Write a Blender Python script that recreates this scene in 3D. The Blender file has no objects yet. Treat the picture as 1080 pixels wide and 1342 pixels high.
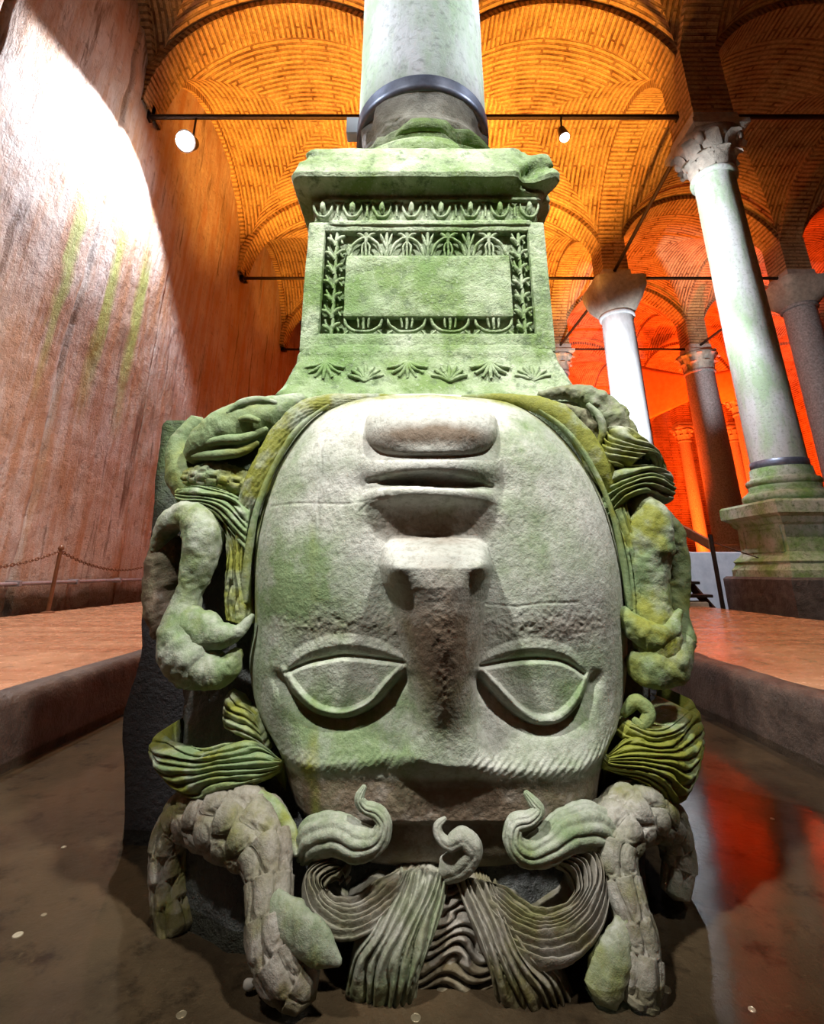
import bpy, math, random
import numpy as np
from mathutils import Vector

# ------------------------------------------------------------------ camera, world, lights
scene = bpy.context.scene
COL = scene.collection
FPX, CX, CY, H = 650.0, 540.0, 541.0, 0.70
PITCH = math.radians(17.7)
CP, SP = math.cos(PITCH), math.sin(PITCH)

cam_data = bpy.data.cameras.new('camera')
cam_data.sensor_fit = 'VERTICAL'
cam_data.sensor_height = 36.0
cam_data.lens = 36.0 * FPX / 1342.0
cam_data.shift_y = -(671.0 - CY) / 1342.0
cam_data.clip_start = 0.02
cam = bpy.data.objects.new('camera', cam_data)
cam.location = (0, 0, H)
cam.rotation_euler = (math.radians(90) + PITCH, 0, 0)
COL.objects.link(cam)
scene.camera = cam

world = bpy.data.worlds.new('cistern_dark')
scene.world = world
world.use_nodes = True
world.node_tree.nodes['Background'].inputs[0].default_value = (0.55, 0.5, 0.5, 1)
world.node_tree.nodes['Background'].inputs[1].default_value = 0.005

scene.view_settings.view_transform = 'Standard'
scene.view_settings.look = 'None'
scene.view_settings.gamma = 1.0
scene.view_settings.use_curve_mapping = False
scene.view_settings.exposure = 0.12


def lamp(name, kind, loc, color, watts, target=None, angle=60, blend=0.3, radius=0.1):
    d = bpy.data.lights.new(name, kind)
    d.energy = watts
    d.color = color
    d.shadow_soft_size = radius
    if kind == 'SPOT':
        d.spot_size = math.radians(angle)
        d.spot_blend = blend
    o = bpy.data.objects.new(name, d)
    o.location = loc
    if target is not None:
        o.rotation_euler = (Vector(target) - Vector(loc)).to_track_quat('-Z', 'Y').to_euler()
    COL.objects.link(o)
    return o


WHITE = (1.0, 0.97, 0.93)
COOL = (0.86, 0.91, 1.0)
# spot lamps of the place that hang above the visitor walkways and shine on the carved head
lamp('head_spot', 'SPOT', (-1.7, -0.75, 5.1), WHITE, 1650, (0.0, 1.45, 1.45), 29, 0.8, 0.14)
lamp('head_spot', 'SPOT', (1.8, -0.75, 5.1), WHITE, 1450, (0.05, 1.45, 1.45), 29, 0.8, 0.14)
# spots on the pedestal and the near column
lamp('column_spot', 'SPOT', (-2.9, 0.7, 4.6), COOL, 950, (0.05, 1.9, 3.6), 34, 0.6, 0.08)
lamp('column_spot', 'SPOT', (3.0, 0.7, 4.6), COOL, 820, (0.05, 1.9, 3.6), 34, 0.6, 0.08)
lamp('pedestal_spot', 'SPOT', (-0.5, -0.4, 4.6), (0.97, 1.0, 0.93), 20, (0.05, 1.5, 2.1), 26, 0.7, 0.06)
# white spots on the right-hand columns
lamp('right_column_spot', 'SPOT', (1.7, 5.9, 6.0), COOL, 1250, (5.05, 6.7, 5.6), 70, 0.6, 0.1)
lamp('right_column_spot', 'SPOT', (3.0, 8.6, 2.4), COOL, 5200, (5.5, 11.9, 5.2), 42, 0.6, 0.1)
# amber uplights standing on the floor behind the head, aimed at the vaults
AMBER = (1.0, 0.41, 0.06)
for ux, uy, uw in ((2.3, 9.2, 14500), (-1.7, 9.2, 13500), (2.6, 14.2, 11000), (-1.6, 14.2, 4500)):
    lamp('amber_uplight', 'SPOT', (ux, uy, 0.6), AMBER, uw, (ux * 1.05, uy + 0.25, 10), 50, 0.6, 0.15)
lamp('amber_uplight', 'SPOT', (7.7, 14.2, 0.6), AMBER, 3500, (7.7, 14.3, 10), 50, 0.6, 0.15)
lamp('amber_uplight', 'SPOT', (7.2, 9.0, 0.6), AMBER, 200, (8.0, 9.2, 10), 60, 0.6, 0.15)
RED = (1.0, 0.085, 0.008)
for rx, ry, rw in ((7.7, 18.6, 7000), (12.8, 18.8, 8000), (7.6, 23.6, 8000), (13.0, 23.6, 8000)):
    lamp('red_uplight', 'SPOT', (rx, ry, 0.4), RED, rw, (rx + 1.5, ry + 2.5, 8), 120, 0.5, 0.15)
lamp('added_step_light', 'SPOT', (3.2, 5.0, 6.2), COOL, 1300, (5.2, 8.6, 0.9), 34, 0.6, 0.1)  # added light without a fixture, brightens the low white wall by the steps
lamp('walkway_glow', 'SPOT', (3.2, 3.4, 7.6), (1.0, 0.72, 0.5), 1500, (3.0, 4.6, 0), 56, 0.8, 0.1)
lamp('walkway_glow', 'SPOT', (-2.7, 3.2, 7.6), (1.0, 0.80, 0.62), 1500, (-3.6, 4.0, 0), 70, 0.8, 0.1)

# ------------------------------------------------------------------ helpers
rng = random.Random(4)


def at(px, py, Y):
    u = (px - CX) / FPX
    v = (CY - py) / FPX
    yd = CP - v * SP
    zd = SP + v * CP
    s = Y / yd
    return np.array([u * s, Y, H + zd * s])


def atz(px, py, z):
    u = (px - CX) / FPX
    v = (CY - py) / FPX
    yd = CP - v * SP
    zd = SP + v * CP
    s = (z - H) / zd
    return np.array([u * s, yd * s, z])


def to_px(x, y, z):
    d = y * CP + (z - H) * SP
    v = (-y * SP + (z - H) * CP) / d
    return CX + FPX * x / d, CY - FPX * v


def sstep(a, b, t):
    t = np.clip((t - a) / (b - a), 0, 1)
    return t * t * (3 - 2 * t)


def _h(ix, iy, iz):
    n = (ix * 374761393 + iy * 668265263 + iz * 1274126177) & 0xFFFFFFFF
    n = ((n ^ (n >> 13)) * 1103515245) & 0xFFFFFFFF
    n = ((n ^ (n >> 16)) * 668265263) & 0xFFFFFFFF
    return ((n ^ (n >> 15)) & 0xFFFF) / 65535.0


def noise(x, y, z, octaves=1):
    x = np.asarray(x, float); y = np.asarray(y, float) + 0 * x; z = np.asarray(z, float) + 0 * x
    tot = 0; amp = 1; s = 0
    for o in range(octaves):
        xi = np.floor(x).astype(np.int64); yi = np.floor(y).astype(np.int64); zi = np.floor(z).astype(np.int64)
        fx = x - xi; fy = y - yi; fz = z - zi
        fx = fx * fx * (3 - 2 * fx); fy = fy * fy * (3 - 2 * fy); fz = fz * fz * (3 - 2 * fz)
        r = 0
        for a in (0, 1):
            for b in (0, 1):
                for c in (0, 1):
                    w = (fx if a else 1 - fx) * (fy if b else 1 - fy) * (fz if c else 1 - fz)
                    r = r + w * _h(xi + a, yi + b, zi + c)
        tot = tot + amp * (r * 2 - 1); s += amp
        amp *= 0.5; x = x * 2.03 + 11.3; y = y * 2.03 + 5.7; z = z * 2.03 + 7.1
    return tot / s


def catmull(pts, n):
    p = np.array(pts, float)
    p = np.vstack([2 * p[0] - p[1], p, 2 * p[-1] - p[-2]])
    m = len(p) - 3
    out = []
    for q in np.linspace(0, m - 1e-9, n):
        i = int(q); t = q - i
        a, b, c, d = p[i], p[i + 1], p[i + 2], p[i + 3]
        out.append(0.5 * (2 * b + (c - a) * t + (2 * a - 5 * b + 4 * c - d) * t * t + (3 * b - a - 3 * c + d) * t ** 3))
    return np.array(out)


def raw_mesh(name, V, F, uv=None, smooth=True):
    """V (n,3), F list of arrays (m,k)."""
    me = bpy.data.meshes.new(name)
    V = np.asarray(V, np.float32)
    if isinstance(F, np.ndarray):
        F = [F]
    me.vertices.add(len(V))
    me.vertices.foreach_set('co', V.ravel())
    idx = np.concatenate([f.ravel() for f in F]).astype(np.int32)
    tot = np.concatenate([np.full(len(f), f.shape[1], np.int32) for f in F])
    st = np.concatenate([[0], np.cumsum(tot)[:-1]]).astype(np.int32)
    me.loops.add(len(idx))
    me.loops.foreach_set('vertex_index', idx)
    me.polygons.add(len(tot))
    me.polygons.foreach_set('loop_start', st)
    me.polygons.foreach_set('loop_total', tot)
    me.update(calc_edges=True)
    me.validate()
    if smooth:
        me.polygons.foreach_set('use_smooth', np.ones(len(me.polygons), bool))
    if uv is not None:
        l = me.uv_layers.new(name='UVMap')
        uv = np.asarray(uv, np.float32)
        li = np.empty(len(me.loops), np.int32)
        me.loops.foreach_get('vertex_index', li)
        l.data.foreach_set('uv', uv[li].ravel())
    return me


def tint_mesh(me, tint):
    a = me.attributes.new('tint', 'FLOAT_COLOR', 'POINT')
    t = np.asarray(tint, np.float32)
    n = len(me.vertices)
    if t.ndim == 1:
        t = np.tile(t, (n, 1))
    t = np.hstack([t[:, :3], np.ones((n, 1), np.float32)])
    a.data.foreach_set('color', t.ravel().astype(np.float32))


def grid_faces(nu, nv, wrap_v=False):
    i = np.arange(nu - 1)[:, None]
    j = np.arange(nv if wrap_v else nv - 1)[None, :]
    j2 = (j + 1) % nv
    return np.stack([i * nv + j, i * nv + j2, (i + 1) * nv + j2, (i + 1) * nv + j], -1).reshape(-1, 4)


def obj(name, me, mat=None, parent=None, kind=None):
    o = bpy.data.objects.new(name, me)
    if mat is not None:
        me.materials.clear()
        me.materials.append(mat)
    COL.objects.link(o)
    if parent is not None:
        o.parent = parent
        b = Vector((0, 0, 0)); p = parent
        while p is not None:
            b += p.location; p = p.parent
        o.location = -b
    if kind:
        o['kind'] = kind
    return o


def thing(name, label, cat, loc=(0, 0, 0), group=None):
    o = bpy.data.objects.new(name, None)
    o.empty_display_size = 0.1
    COL.objects.link(o)
    o.location = [float(c) for c in loc]
    return tag(o, label, cat, group)


def tag(o, label, cat, group=None, kind=None):
    o['label'] = label; o['category'] = cat
    if group: o['group'] = group
    if kind: o['kind'] = kind
    return o


def dup(root, loc, label=None, group=None):
    r = root.copy(); COL.objects.link(r); r.location = loc
    if label: r['label'] = label
    if group: r['group'] = group
    for ch in list(root.children):
        c = ch.copy(); COL.objects.link(c); c.parent = r
        for g in list(ch.children):
            d = g.copy(); COL.objects.link(d); d.parent = c
    return r


class MB:
    """collects simple shapes into one mesh"""
    def __init__(self):
        self.v = []; self.f = []

    def box(self, x0, x1, y0, y1, z0, z1, bev=0.0):
        if bev > 0:
            b = min(bev, (x1 - x0) / 2.1, (y1 - y0) / 2.1, (z1 - z0) / 2.1)
            prof = [(b, z0), (0, z0 + b), (0, z1 - b), (b, z1)]
            k = len(self.v)
            for ins, z in prof:
                for cx, cy, sx, sy in ((x0, y0, 1, 1), (x1, y0, -1, 1), (x1, y1, -1, -1), (x0, y1, 1, -1)):
                    self.v.append((cx + sx * ins, cy + sy * ins, z))
            for r in range(3):
                for c in range(4):
                    a = k + r * 4 + c; b2 = k + r * 4 + (c + 1) % 4
                    self.f.append((a, b2, b2 + 4, a + 4))
            self.f.append((k + 3, k + 2, k + 1, k)); self.f.append((k + 12, k + 13, k + 14, k + 15))
            return self
        k = len(self.v)
        self.v += [(x0, y0, z0), (x1, y0, z0), (x1, y1, z0), (x0, y1, z0), (x0, y0, z1), (x1, y0, z1), (x1, y1, z1), (x0, y1, z1)]
        self.f += [(k + a, k + b, k + c, k + d) for a, b, c, d in ((3, 2, 1, 0), (4, 5, 6, 7), (0, 1, 5, 4), (1, 2, 6, 5), (2, 3, 7, 6), (3, 0, 4, 7))]
        return self

    def bar(self, p, q, r, seg=8, r2=None):
        p = Vector(p); q = Vector(q); r2 = r if r2 is None else r2
        d = (q - p).normalized()
        a = d.orthogonal().normalized(); b = d.cross(a)
        k = len(self.v)
        for c, rr in ((p, r), (q, r2)):
            for i in range(seg):
                t = 2 * math.pi * i / seg
                self.v.append(tuple(c + a * rr * math.cos(t) + b * rr * math.sin(t)))
        for i in range(seg):
            j = (i + 1) % seg
            self.f.append((k + i, k + j, k + seg + j, k + seg + i))
        self.f.append(tuple(k + seg - 1 - i for i in range(seg)))
        self.f.append(tuple(k + seg + i for i in range(seg)))
        return self

    def lathe(self, prof, c=(0, 0, 0), seg=24, square=False, cap=True):
        k = len(self.v)
        for r, z in prof:
            for i in range(seg):
                t = 2 * math.pi * (i + 0.5) / seg
                x, y = math.cos(t), math.sin(t)
                if square:
                    m = max(abs(x), abs(y)); x /= m; y /= m
                self.v.append((c[0] + r * x, c[1] + r * y, c[2] + z))
        for a in range(len(prof) - 1):
            for i in range(seg):
                j = (i + 1) % seg
                self.f.append((k + a * seg + i, k + a * seg + j, k + (a + 1) * seg + j, k + (a + 1) * seg + i))
        if cap:
            self.f.append(tuple(k + seg - 1 - i for i in range(seg)))
            e = k + (len(prof) - 1) * seg
            self.f.append(tuple(e + i for i in range(seg)))
        return self

    def mesh(self, name, smooth=False):
        me = bpy.data.meshes.new(name)
        me.from_pydata([tuple(map(float, v)) for v in self.v], [], self.f)
        me.validate()
        if smooth:
            me.polygons.foreach_set('use_smooth', [True] * len(me.polygons))
        return me

    def build(self, name, mat, parent=None, kind=None, smooth=False):
        return obj(name, self.mesh(name, smooth), mat, parent, kind)


# ------------------------------------------------------------------ materials
class NT:
    def __init__(self, name):
        self.m = bpy.data.materials.new(name)
        self.m.use_nodes = True
        self.t = self.m.node_tree
        self.t.nodes.clear()
        self.out = self.t.nodes.new('ShaderNodeOutputMaterial')

    def n(self, typ, props=None, **ins):
        nd = self.t.nodes.new('ShaderNode' + typ)
        for k, v in (props or {}).items():
            setattr(nd, k, v)
        for k, v in ins.items():
            key = int(k[1:]) if k[0] == 'i' and k[1:].isdigit() else k.replace('_', ' ')
            self.set(nd.inputs[key], v)
        return nd

    def set(self, sock, v):
        if isinstance(v, bpy.types.NodeSocket):
            self.t.links.new(v, sock)
        elif isinstance(v, tuple) and len(v) == 3 and sock.type == 'RGBA':
            sock.default_value = (*v, 1)
        else:
            sock.default_value = v

    def pos(self, sx=1, sy=1, sz=1):
        g = self.n('NewGeometry')
        m = self.n('Mapping', i0=g.outputs['Position'], i3=(sx, sy, sz))
        return m.outputs[0]

    def noise(self, vec, scale, detail=4, rough=0.6):
        return self.n('TexNoise', Vector=vec, Scale=scale, Detail=detail, Roughness=rough).outputs[0]

    def ramp(self, fac, stops):
        r = self.n('ValToRGB', Fac=fac)
        cr = r.color_ramp
        while len(cr.elements) < len(stops):
            cr.elements.new(0.5)
        for e, (p, c) in zip(cr.elements, stops):
            e.position = p
            e.color = (c, c, c, 1) if isinstance(c, (int, float)) else (*c, 1)
        return r.outputs[0]

    def mix(self, fac, a, b, blend='MIX'):
        nd = self.n('MixRGB', {'blend_type': blend}, i0=fac, i1=a, i2=b)
        return nd.outputs[0]

    def math(self, op, a, b=0.0):
        return self.n('Math', {'operation': op}, i0=a, i1=b).outputs[0]

    def bump(self, h, strength=0.5, dist=0.01, normal=None):
        nd = self.n('Bump', Strength=strength, Distance=dist, Height=h)
        if normal is not None:
            self.set(nd.inputs['Normal'], normal)
        return nd.outputs[0]

    def finish(self, color, rough=0.7, normal=None, metal=0.0, spec=0.4, **kw):
        p = self.n('BsdfPrincipled', Base_Color=color, Roughness=rough, Metallic=metal)
        p.inputs['Specular IOR Level'].default_value = spec
        if normal is not None:
            self.set(p.inputs['Normal'], normal)
        for k, v in kw.items():
            self.set(p.inputs[k.replace('_', ' ')], v)
        self.t.links.new(p.outputs[0], self.out.inputs[0])
        return self.m


def mat_carved(name='carved_marble', grain=1.0, wet=0.55):
    """stone whose algae, moss and brown grime (with some painted shade) weights come from the mesh attribute 'tint' (moss, algae, grime)."""
    T = NT(name)
    P = T.pos()
    at_ = T.n('Attribute', {'attribute_name': 'tint'}).outputs['Color']
    sep = T.n('SeparateColor', i0=at_)
    n1 = T.noise(P, 5, 6); n2 = T.noise(P, 14, 6, 0.65); n3 = T.noise(P, 60, 5, 0.7); n4 = T.noise(P, 160, 3, 0.7)
    base = T.mix(T.ramp(n1, [(0.35, 0.0), (0.65, 1.0)]), (0.33, 0.35, 0.31), (0.52, 0.525, 0.475))
    base = T.mix(T.ramp(n3, [(0.34, 0.6), (0.52, 0.0)]), base, (0.20, 0.20, 0.165))

    def weight(ch, nz, lo, gain):
        w = T.math('MULTIPLY', sep.outputs[ch], T.math('ADD', T.math('MULTIPLY', nz, gain), lo))
        return T.ramp(w, [(0.12, 0.0), (0.62, 1.0)])
    base = T.mix(weight(2, n2, 0.2, 1.2), base, T.mix(n3, (0.085, 0.058, 0.034), (0.19, 0.145, 0.10)))
    base = T.mix(weight(1, n2, -0.15, 2.0), base, T.mix(n3, (0.07, 0.125, 0.045), (0.23, 0.305, 0.15)))
    base = T.mix(weight(0, n2, -0.25, 2.2), base, T.mix(n3, (0.07, 0.09, 0.010), (0.27, 0.28, 0.035)))
    hgt = T.math('ADD', T.math('MULTIPLY', n3, 0.7), T.math('MULTIPLY', n4, 0.45))
    nrm = T.bump(hgt, 0.5 * grain, 0.008)
    return T.finish(base, T.ramp(n2, [(0.3, wet), (0.7, wet + 0.25)]), nrm, spec=0.4)


def mat_simple(name, c1, c2, scale=8, rough=0.6, bump=0.3, dist=0.01, metal=0.0, spec=0.4, stretch=(1, 1, 1)):
    T = NT(name)
    P = T.pos(*stretch)
    n1 = T.noise(P, scale, 6, 0.65)
    n2 = T.noise(P, scale * 7, 4, 0.7)
    c = T.mix(T.ramp(n1, [(0.3, 0.0), (0.7, 1.0)]), c1, c2)
    return T.finish(c, rough, T.bump(T.math('ADD', n1, T.math('MULTIPLY', n2, 0.5)), bump, dist), metal, spec)


def mat_brick(name='vault_brick', c1=(0.52, 0.31, 0.14), c2=(0.42, 0.23, 0.10), mortar=(0.09, 0.04, 0.018), row=0.108):
    T = NT(name)
    uv = T.n('UVMap').outputs[0]
    P = T.pos()
    wob = T.noise(P, 1.3, 3)
    vec = T.n('VectorMath', {'operation': 'ADD'}, i0=uv, i1=T.mix(1.0, (0, 0, 0), T.n('CombineXYZ', Y=T.math('MULTIPLY', wob, 0.04)).outputs[0]))
    b = T.n('TexBrick', Vector=vec.outputs[0], Color1=c1, Color2=c2, Mortar=mortar, Scale=1.0)
    b.inputs['Mortar Size'].default_value = 0.026
    b.inputs['Mortar Smooth'].default_value = 0.35
    b.inputs['Brick Width'].default_value = 1.0
    b.inputs['Row Height'].default_value = row
    n1 = T.noise(P, 2.2, 6, 0.65); n2 = T.noise(P, 18, 5, 0.7)
    c = T.mix(T.ramp(n1, [(0.35, 0.0), (0.7, 0.75)]), b.outputs[0], (0.62, 0.44, 0.22))
    c = T.mix(T.ramp(n2, [(0.35, 0.55), (0.6, 0.0)]), c, (0.16, 0.08, 0.03))
    hgt = T.math('ADD', T.math('MULTIPLY', b.outputs['Fac'], -1.0), T.math('MULTIPLY', n2, 0.5))
    return T.finish(c, 0.85, T.bump(hgt, 1.0, 0.035), spec=0.2)


def mat_wall():
    T = NT('old_plaster')
    P = T.pos()
    PV = T.pos(1, 1.6, 0.16)
    n1 = T.noise(P, 0.9, 7, 0.65); n2 = T.noise(P, 7, 7, 0.7); ns = T.noise(PV, 2.2, 7, 0.7); n4 = T.noise(P, 40, 4, 0.7)
    c = T.mix(T.ramp(n1, [(0.35, 0.0), (0.65, 1.0)]), (0.40, 0.29, 0.22), (0.58, 0.51, 0.48))
    c = T.mix(T.ramp(ns, [(0.45, 0.0), (0.62, 0.85)]), c, (0.40, 0.20, 0.095))
    c = T.mix(T.ramp(ns, [(0.36, 0.9), (0.44, 0.0)]), c, (0.17, 0.10, 0.065))
    c = T.mix(T.ramp(n2, [(0.30, 0.8), (0.44, 0.0)]), c, (0.16, 0.10, 0.075))
    g = T.n('NewGeometry').outputs['Position']
    s = T.n('SeparateXYZ', i0=g)
    # algae running down below two leaks
    for yc, w in ((6.75, 0.16), (7.55, 0.20), (5.9, 0.10)):
        d = T.math('ABSOLUTE', T.math('SUBTRACT', T.math('ADD', s.outputs[1], T.math('MULTIPLY', T.math('SUBTRACT', ns, 0.5), 0.5)), yc))
        k = T.math('SUBTRACT', 1.0, T.math('DIVIDE', d, w))
        zt = T.ramp(T.math('DIVIDE', s.outputs[2], 10.0), [(0.26, 0.0), (0.42, 1.0), (0.56, 1.0), (0.62, 0.0)])
        f = T.math('MULTIPLY', T.ramp(k, [(0.0, 0.0), (0.7, 0.8)]), zt)
        c = T.mix(f, c, (0.33, 0.42, 0.10))
    # damp foot of the wall
    foot = T.ramp(T.math('ADD', s.outputs[2], T.math('MULTIPLY', n1, 0.25)), [(0.50, 1.0), (0.72, 0.0)])
    c = T.mix(foot, c, (0.075, 0.04, 0.016))
    hgt = T.math('ADD', T.math('ADD', n2, T.math('MULTIPLY', n4, 0.35)), T.math('MULTIPLY', ns, 0.8))
    return T.finish(c, T.ramp(n2, [(0.3, 0.45), (0.7, 0.75)]), T.bump(hgt, 0.8, 0.05), spec=0.4)


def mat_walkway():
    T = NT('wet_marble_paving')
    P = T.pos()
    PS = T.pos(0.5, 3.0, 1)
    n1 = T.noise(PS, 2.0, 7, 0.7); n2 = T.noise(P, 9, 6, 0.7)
    c = T.mix(T.ramp(n1, [(0.35, 0.0), (0.65, 1.0)]), (0.38, 0.165, 0.085), (0.60, 0.345, 0.205))  # orange base paints the warm reflection on the wet stone into its colour
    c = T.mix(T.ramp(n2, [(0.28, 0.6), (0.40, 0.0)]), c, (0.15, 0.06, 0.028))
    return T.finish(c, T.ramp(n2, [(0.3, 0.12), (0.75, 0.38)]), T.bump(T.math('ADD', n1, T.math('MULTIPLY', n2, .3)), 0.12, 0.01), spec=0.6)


def mat_poolfloor():
    T = NT('silty_pool_floor')
    P = T.pos()
    n1 = T.noise(P, 1.6, 7, 0.68); n2 = T.noise(P, 8, 7, 0.72); n3 = T.noise(P, 55, 4, 0.7)
    c = T.mix(T.ramp(n1, [(0.38, 0.0), (0.62, 1.0)]), (0.045, 0.031, 0.020), (0.105, 0.077, 0.050))
    c = T.mix(T.ramp(n2, [(0.34, 1.0), (0.46, 0.0)]), c, (0.024, 0.016, 0.010))
    c = T.mix(T.ramp(n1, [(0.55, 0.0), (0.7, 0.6)]), c, (0.10, 0.05, 0.028))
    c = T.mix(T.ramp(n3, [(0.62, 0.0), (0.74, 0.5)]), c, (0.16, 0.13, 0.09))
    return T.finish(c, 0.75, T.bump(T.math('ADD', n2, T.math('MULTIPLY', n3, .3)), 0.6, 0.02), spec=0.2)


def mat_water():
    T = NT('clear_shallow_water')
    P = T.pos()
    n = T.noise(P, 3.0, 3, 0.5)
    nrm = T.bump(n, 0.10, 0.02)
    gl = T.n('BsdfGlossy', Color=(0.6, 0.6, 0.6), Roughness=0.11, Normal=nrm)
    tr = T.n('BsdfTransparent', Color=(0.86, 0.83, 0.74))
    fr = T.n('Fresnel', IOR=1.33, Normal=nrm)
    mx = T.n('MixShader', i0=fr.outputs[0], i1=tr.outputs[0], i2=gl.outputs[0])
    T.t.links.new(mx.outputs[0], T.out.inputs[0])
    return T.m


def mat_emit(name, color, strength):
    T = NT(name)
    e = T.n('Emission', Color=color, Strength=strength)
    T.t.links.new(e.outputs[0], T.out.inputs[0])
    return T.m


M = {}
M['carved'] = mat_carved()
M['brick'] = mat_brick()
M['wall'] = mat_wall()
M['walkway'] = mat_walkway()
M['pool'] = mat_poolfloor()
M['water'] = mat_water()
M['kerb'] = mat_simple('dark_kerb_stone', (0.025, 0.017, 0.013), (0.10, 0.07, 0.052), 9, 0.5, 0.7, 0.02)
M['iron'] = mat_simple('dark_iron', (0.02, 0.014, 0.012), (0.05, 0.03, 0.02), 20, 0.5, 0.3, 0.004, 0.7)
M['band'] = mat_simple('painted_steel_band', (0.12, 0.14, 0.19), (0.22, 0.25, 0.33), 20, 0.38, 0.2, 0.003, 0.5)
M['shaft'] = mat_simple('grey_marble_shaft', (0.36, 0.37, 0.36), (0.62, 0.64, 0.64), 4, 0.6, 0.5, 0.02, stretch=(1, 1, 0.35))
M['granite'] = mat_simple('speckled_granite_shaft', (0.16, 0.14, 0.13), (0.42, 0.40, 0.38), 22, 0.65, 0.4, 0.01)
M['capital'] = mat_simple('weathered_capital', (0.30, 0.27, 0.22), (0.52, 0.47, 0.38), 9, 0.75, 0.8, 0.03)
M['dark_stone'] = mat_simple('dark_wet_stone', (0.04, 0.035, 0.035), (0.15, 0.13, 0.13), 11, 0.5, 0.9, 0.03)
M['white_paint'] = mat_simple('whitewashed_block', (0.50, 0.55, 0.62), (0.70, 0.74, 0.80), 6, 0.7, 0.3, 0.01)
M['rail'] = mat_simple('brown_rail', (0.12, 0.05, 0.025), (0.22, 0.10, 0.05), 12, 0.35, 0.2, 0.004)
M['pipe'] = mat_simple('grey_pipe', (0.22, 0.20, 0.22), (0.38, 0.35, 0.38), 14, 0.4, 0.2, 0.003, 0.3)
M['coin'] = mat_simple('pale_coin', (0.62, 0.60, 0.52), (0.85, 0.83, 0.76), 60, 0.3, 0.2, 0.002, 0.5)
M['dullcoin'] = mat_simple('dull_coin', (0.25, 0.22, 0.17), (0.42, 0.38, 0.30), 60, 0.35, 0.2, 0.002, 0.4)
M['bulb'] = mat_emit('lamp_glass_lit', (0.95, 0.97, 1.0), 60.0)
M['bulb_dim'] = mat_emit('small_lamp_lit', (1.0, 0.97, 0.9), 12.0)
M['canopy'] = mat_simple('orange_canvas', (0.55, 0.20, 0.05), (0.75, 0.30, 0.08), 5, 0.8, 0.2, 0.02)
M['foot_stone'] = mat_simple('broken_grey_stone', (0.16, 0.16, 0.13), (0.42, 0.42, 0.36), 12, 0.7, 0.8, 0.02)
M['foam'] = mat_simple('wet_pale_pebble', (0.45, 0.45, 0.50), (0.70, 0.70, 0.75), 30, 0.15, 0.3, 0.004)

# ------------------------------------------------------------------ structure
GX = [-4.75, 0.25, 5.1, 10.3, 14.9, 20.7]          # column lines
GY = [-3.0, 1.95, 6.8, 11.9, 16.5, 21.4, 26.3, 31.0]
ZS = H + 7.72                                # springing of the vaults
PLAT = 0.235                                 # walkway level above the water

MB().box(-6, 22, -4, 32, -0.16, -0.035).build('floor', M['pool'], kind='structure')
wm = raw_mesh('pool_water', np.array([[-4.7, -3.2, 0], [20.6, -3.2, 0], [20.6, 30.9, 0], [-4.7, 30.9, 0]]), np.array([[0, 1, 2, 3]]), smooth=False)
wo = obj('pool_water', wm, M['water'])
tag(wo, 'still shallow water lying over the silty brown floor', 'water', kind='stuff')


def slab(name, x0, x1, y0, y1, z0, z1, mat):
    nx, ny = 12, 60
    xs = np.linspace(x0, x1, nx); ys = np.linspace(y0, y1, ny)
    Xg, Yg = np.meshgrid(xs, ys, indexing='ij')
    Zg = z1 + 0.004 * noise(Xg * 3, Yg * 3, 0, 2)
    V = np.stack([Xg, Yg, Zg], -1).reshape(-1, 3)
    F = grid_faces(nx, ny)[:, ::-1]
    mb_v = [(x0, y0, z0), (x1, y0, z0), (x1, y1, z0), (x0, y1, z0)]
    k = len(V)
    c = [0, (nx - 1) * ny, nx * ny - 1, ny - 1]
    V = np.vstack([V, mb_v])
    S = np.array([[k, k + 1, c[1], c[0]], [k + 1, k + 2, c[2], c[1]], [k + 2, k + 3, c[3], c[2]], [k + 3, k, c[0], c[3]], [k + 3, k + 2, k + 1, k]])
    return obj(name, raw_mesh(name, V, [F, S], smooth=False), mat, kind='structure')


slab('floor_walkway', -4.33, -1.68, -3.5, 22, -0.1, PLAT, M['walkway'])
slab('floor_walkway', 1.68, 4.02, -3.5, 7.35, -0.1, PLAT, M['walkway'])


def kerb(name, xi, sgn, y0, y1):
    """rough rounded stone edging along the pit; xi = pit side, sgn = direction away from the pit"""
    ny = 220
    ys = np.linspace(y0, y1, ny)
    prof = [(0.0, -0.1), (0.0, 0.05), (0.004, 0.14), (0.008, PLAT - 0.035), (0.022, PLAT - 0.010), (0.05, PLAT + 0.002), (0.115, PLAT + 0.004), (0.135, PLAT - 0.006), (0.14, PLAT - 0.04), (0.14, -0.1)]
    V = []
    for y in ys:
        for d, z in prof:
            V.append((xi + sgn * d, y, z))
    V = np.array(V)
    n = 0.014 * noise(V[:, 0] * 9, V[:, 1] * 5, V[:, 2] * 9, 3)
    V[:, 0] += n; V[:, 2] += 0.5 * n * (V[:, 2] > 0.1)
    F = grid_faces(ny, len(prof))
    if sgn > 0: F = F[:, ::-1]
    return obj(name, raw_mesh(name, V, F), M['kerb'], kind='structure')


kerb('trim_1', -1.56, -1, -3.5, 16)
kerb('trim_2', 1.56, 1, -3.5, 7.35)

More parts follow.
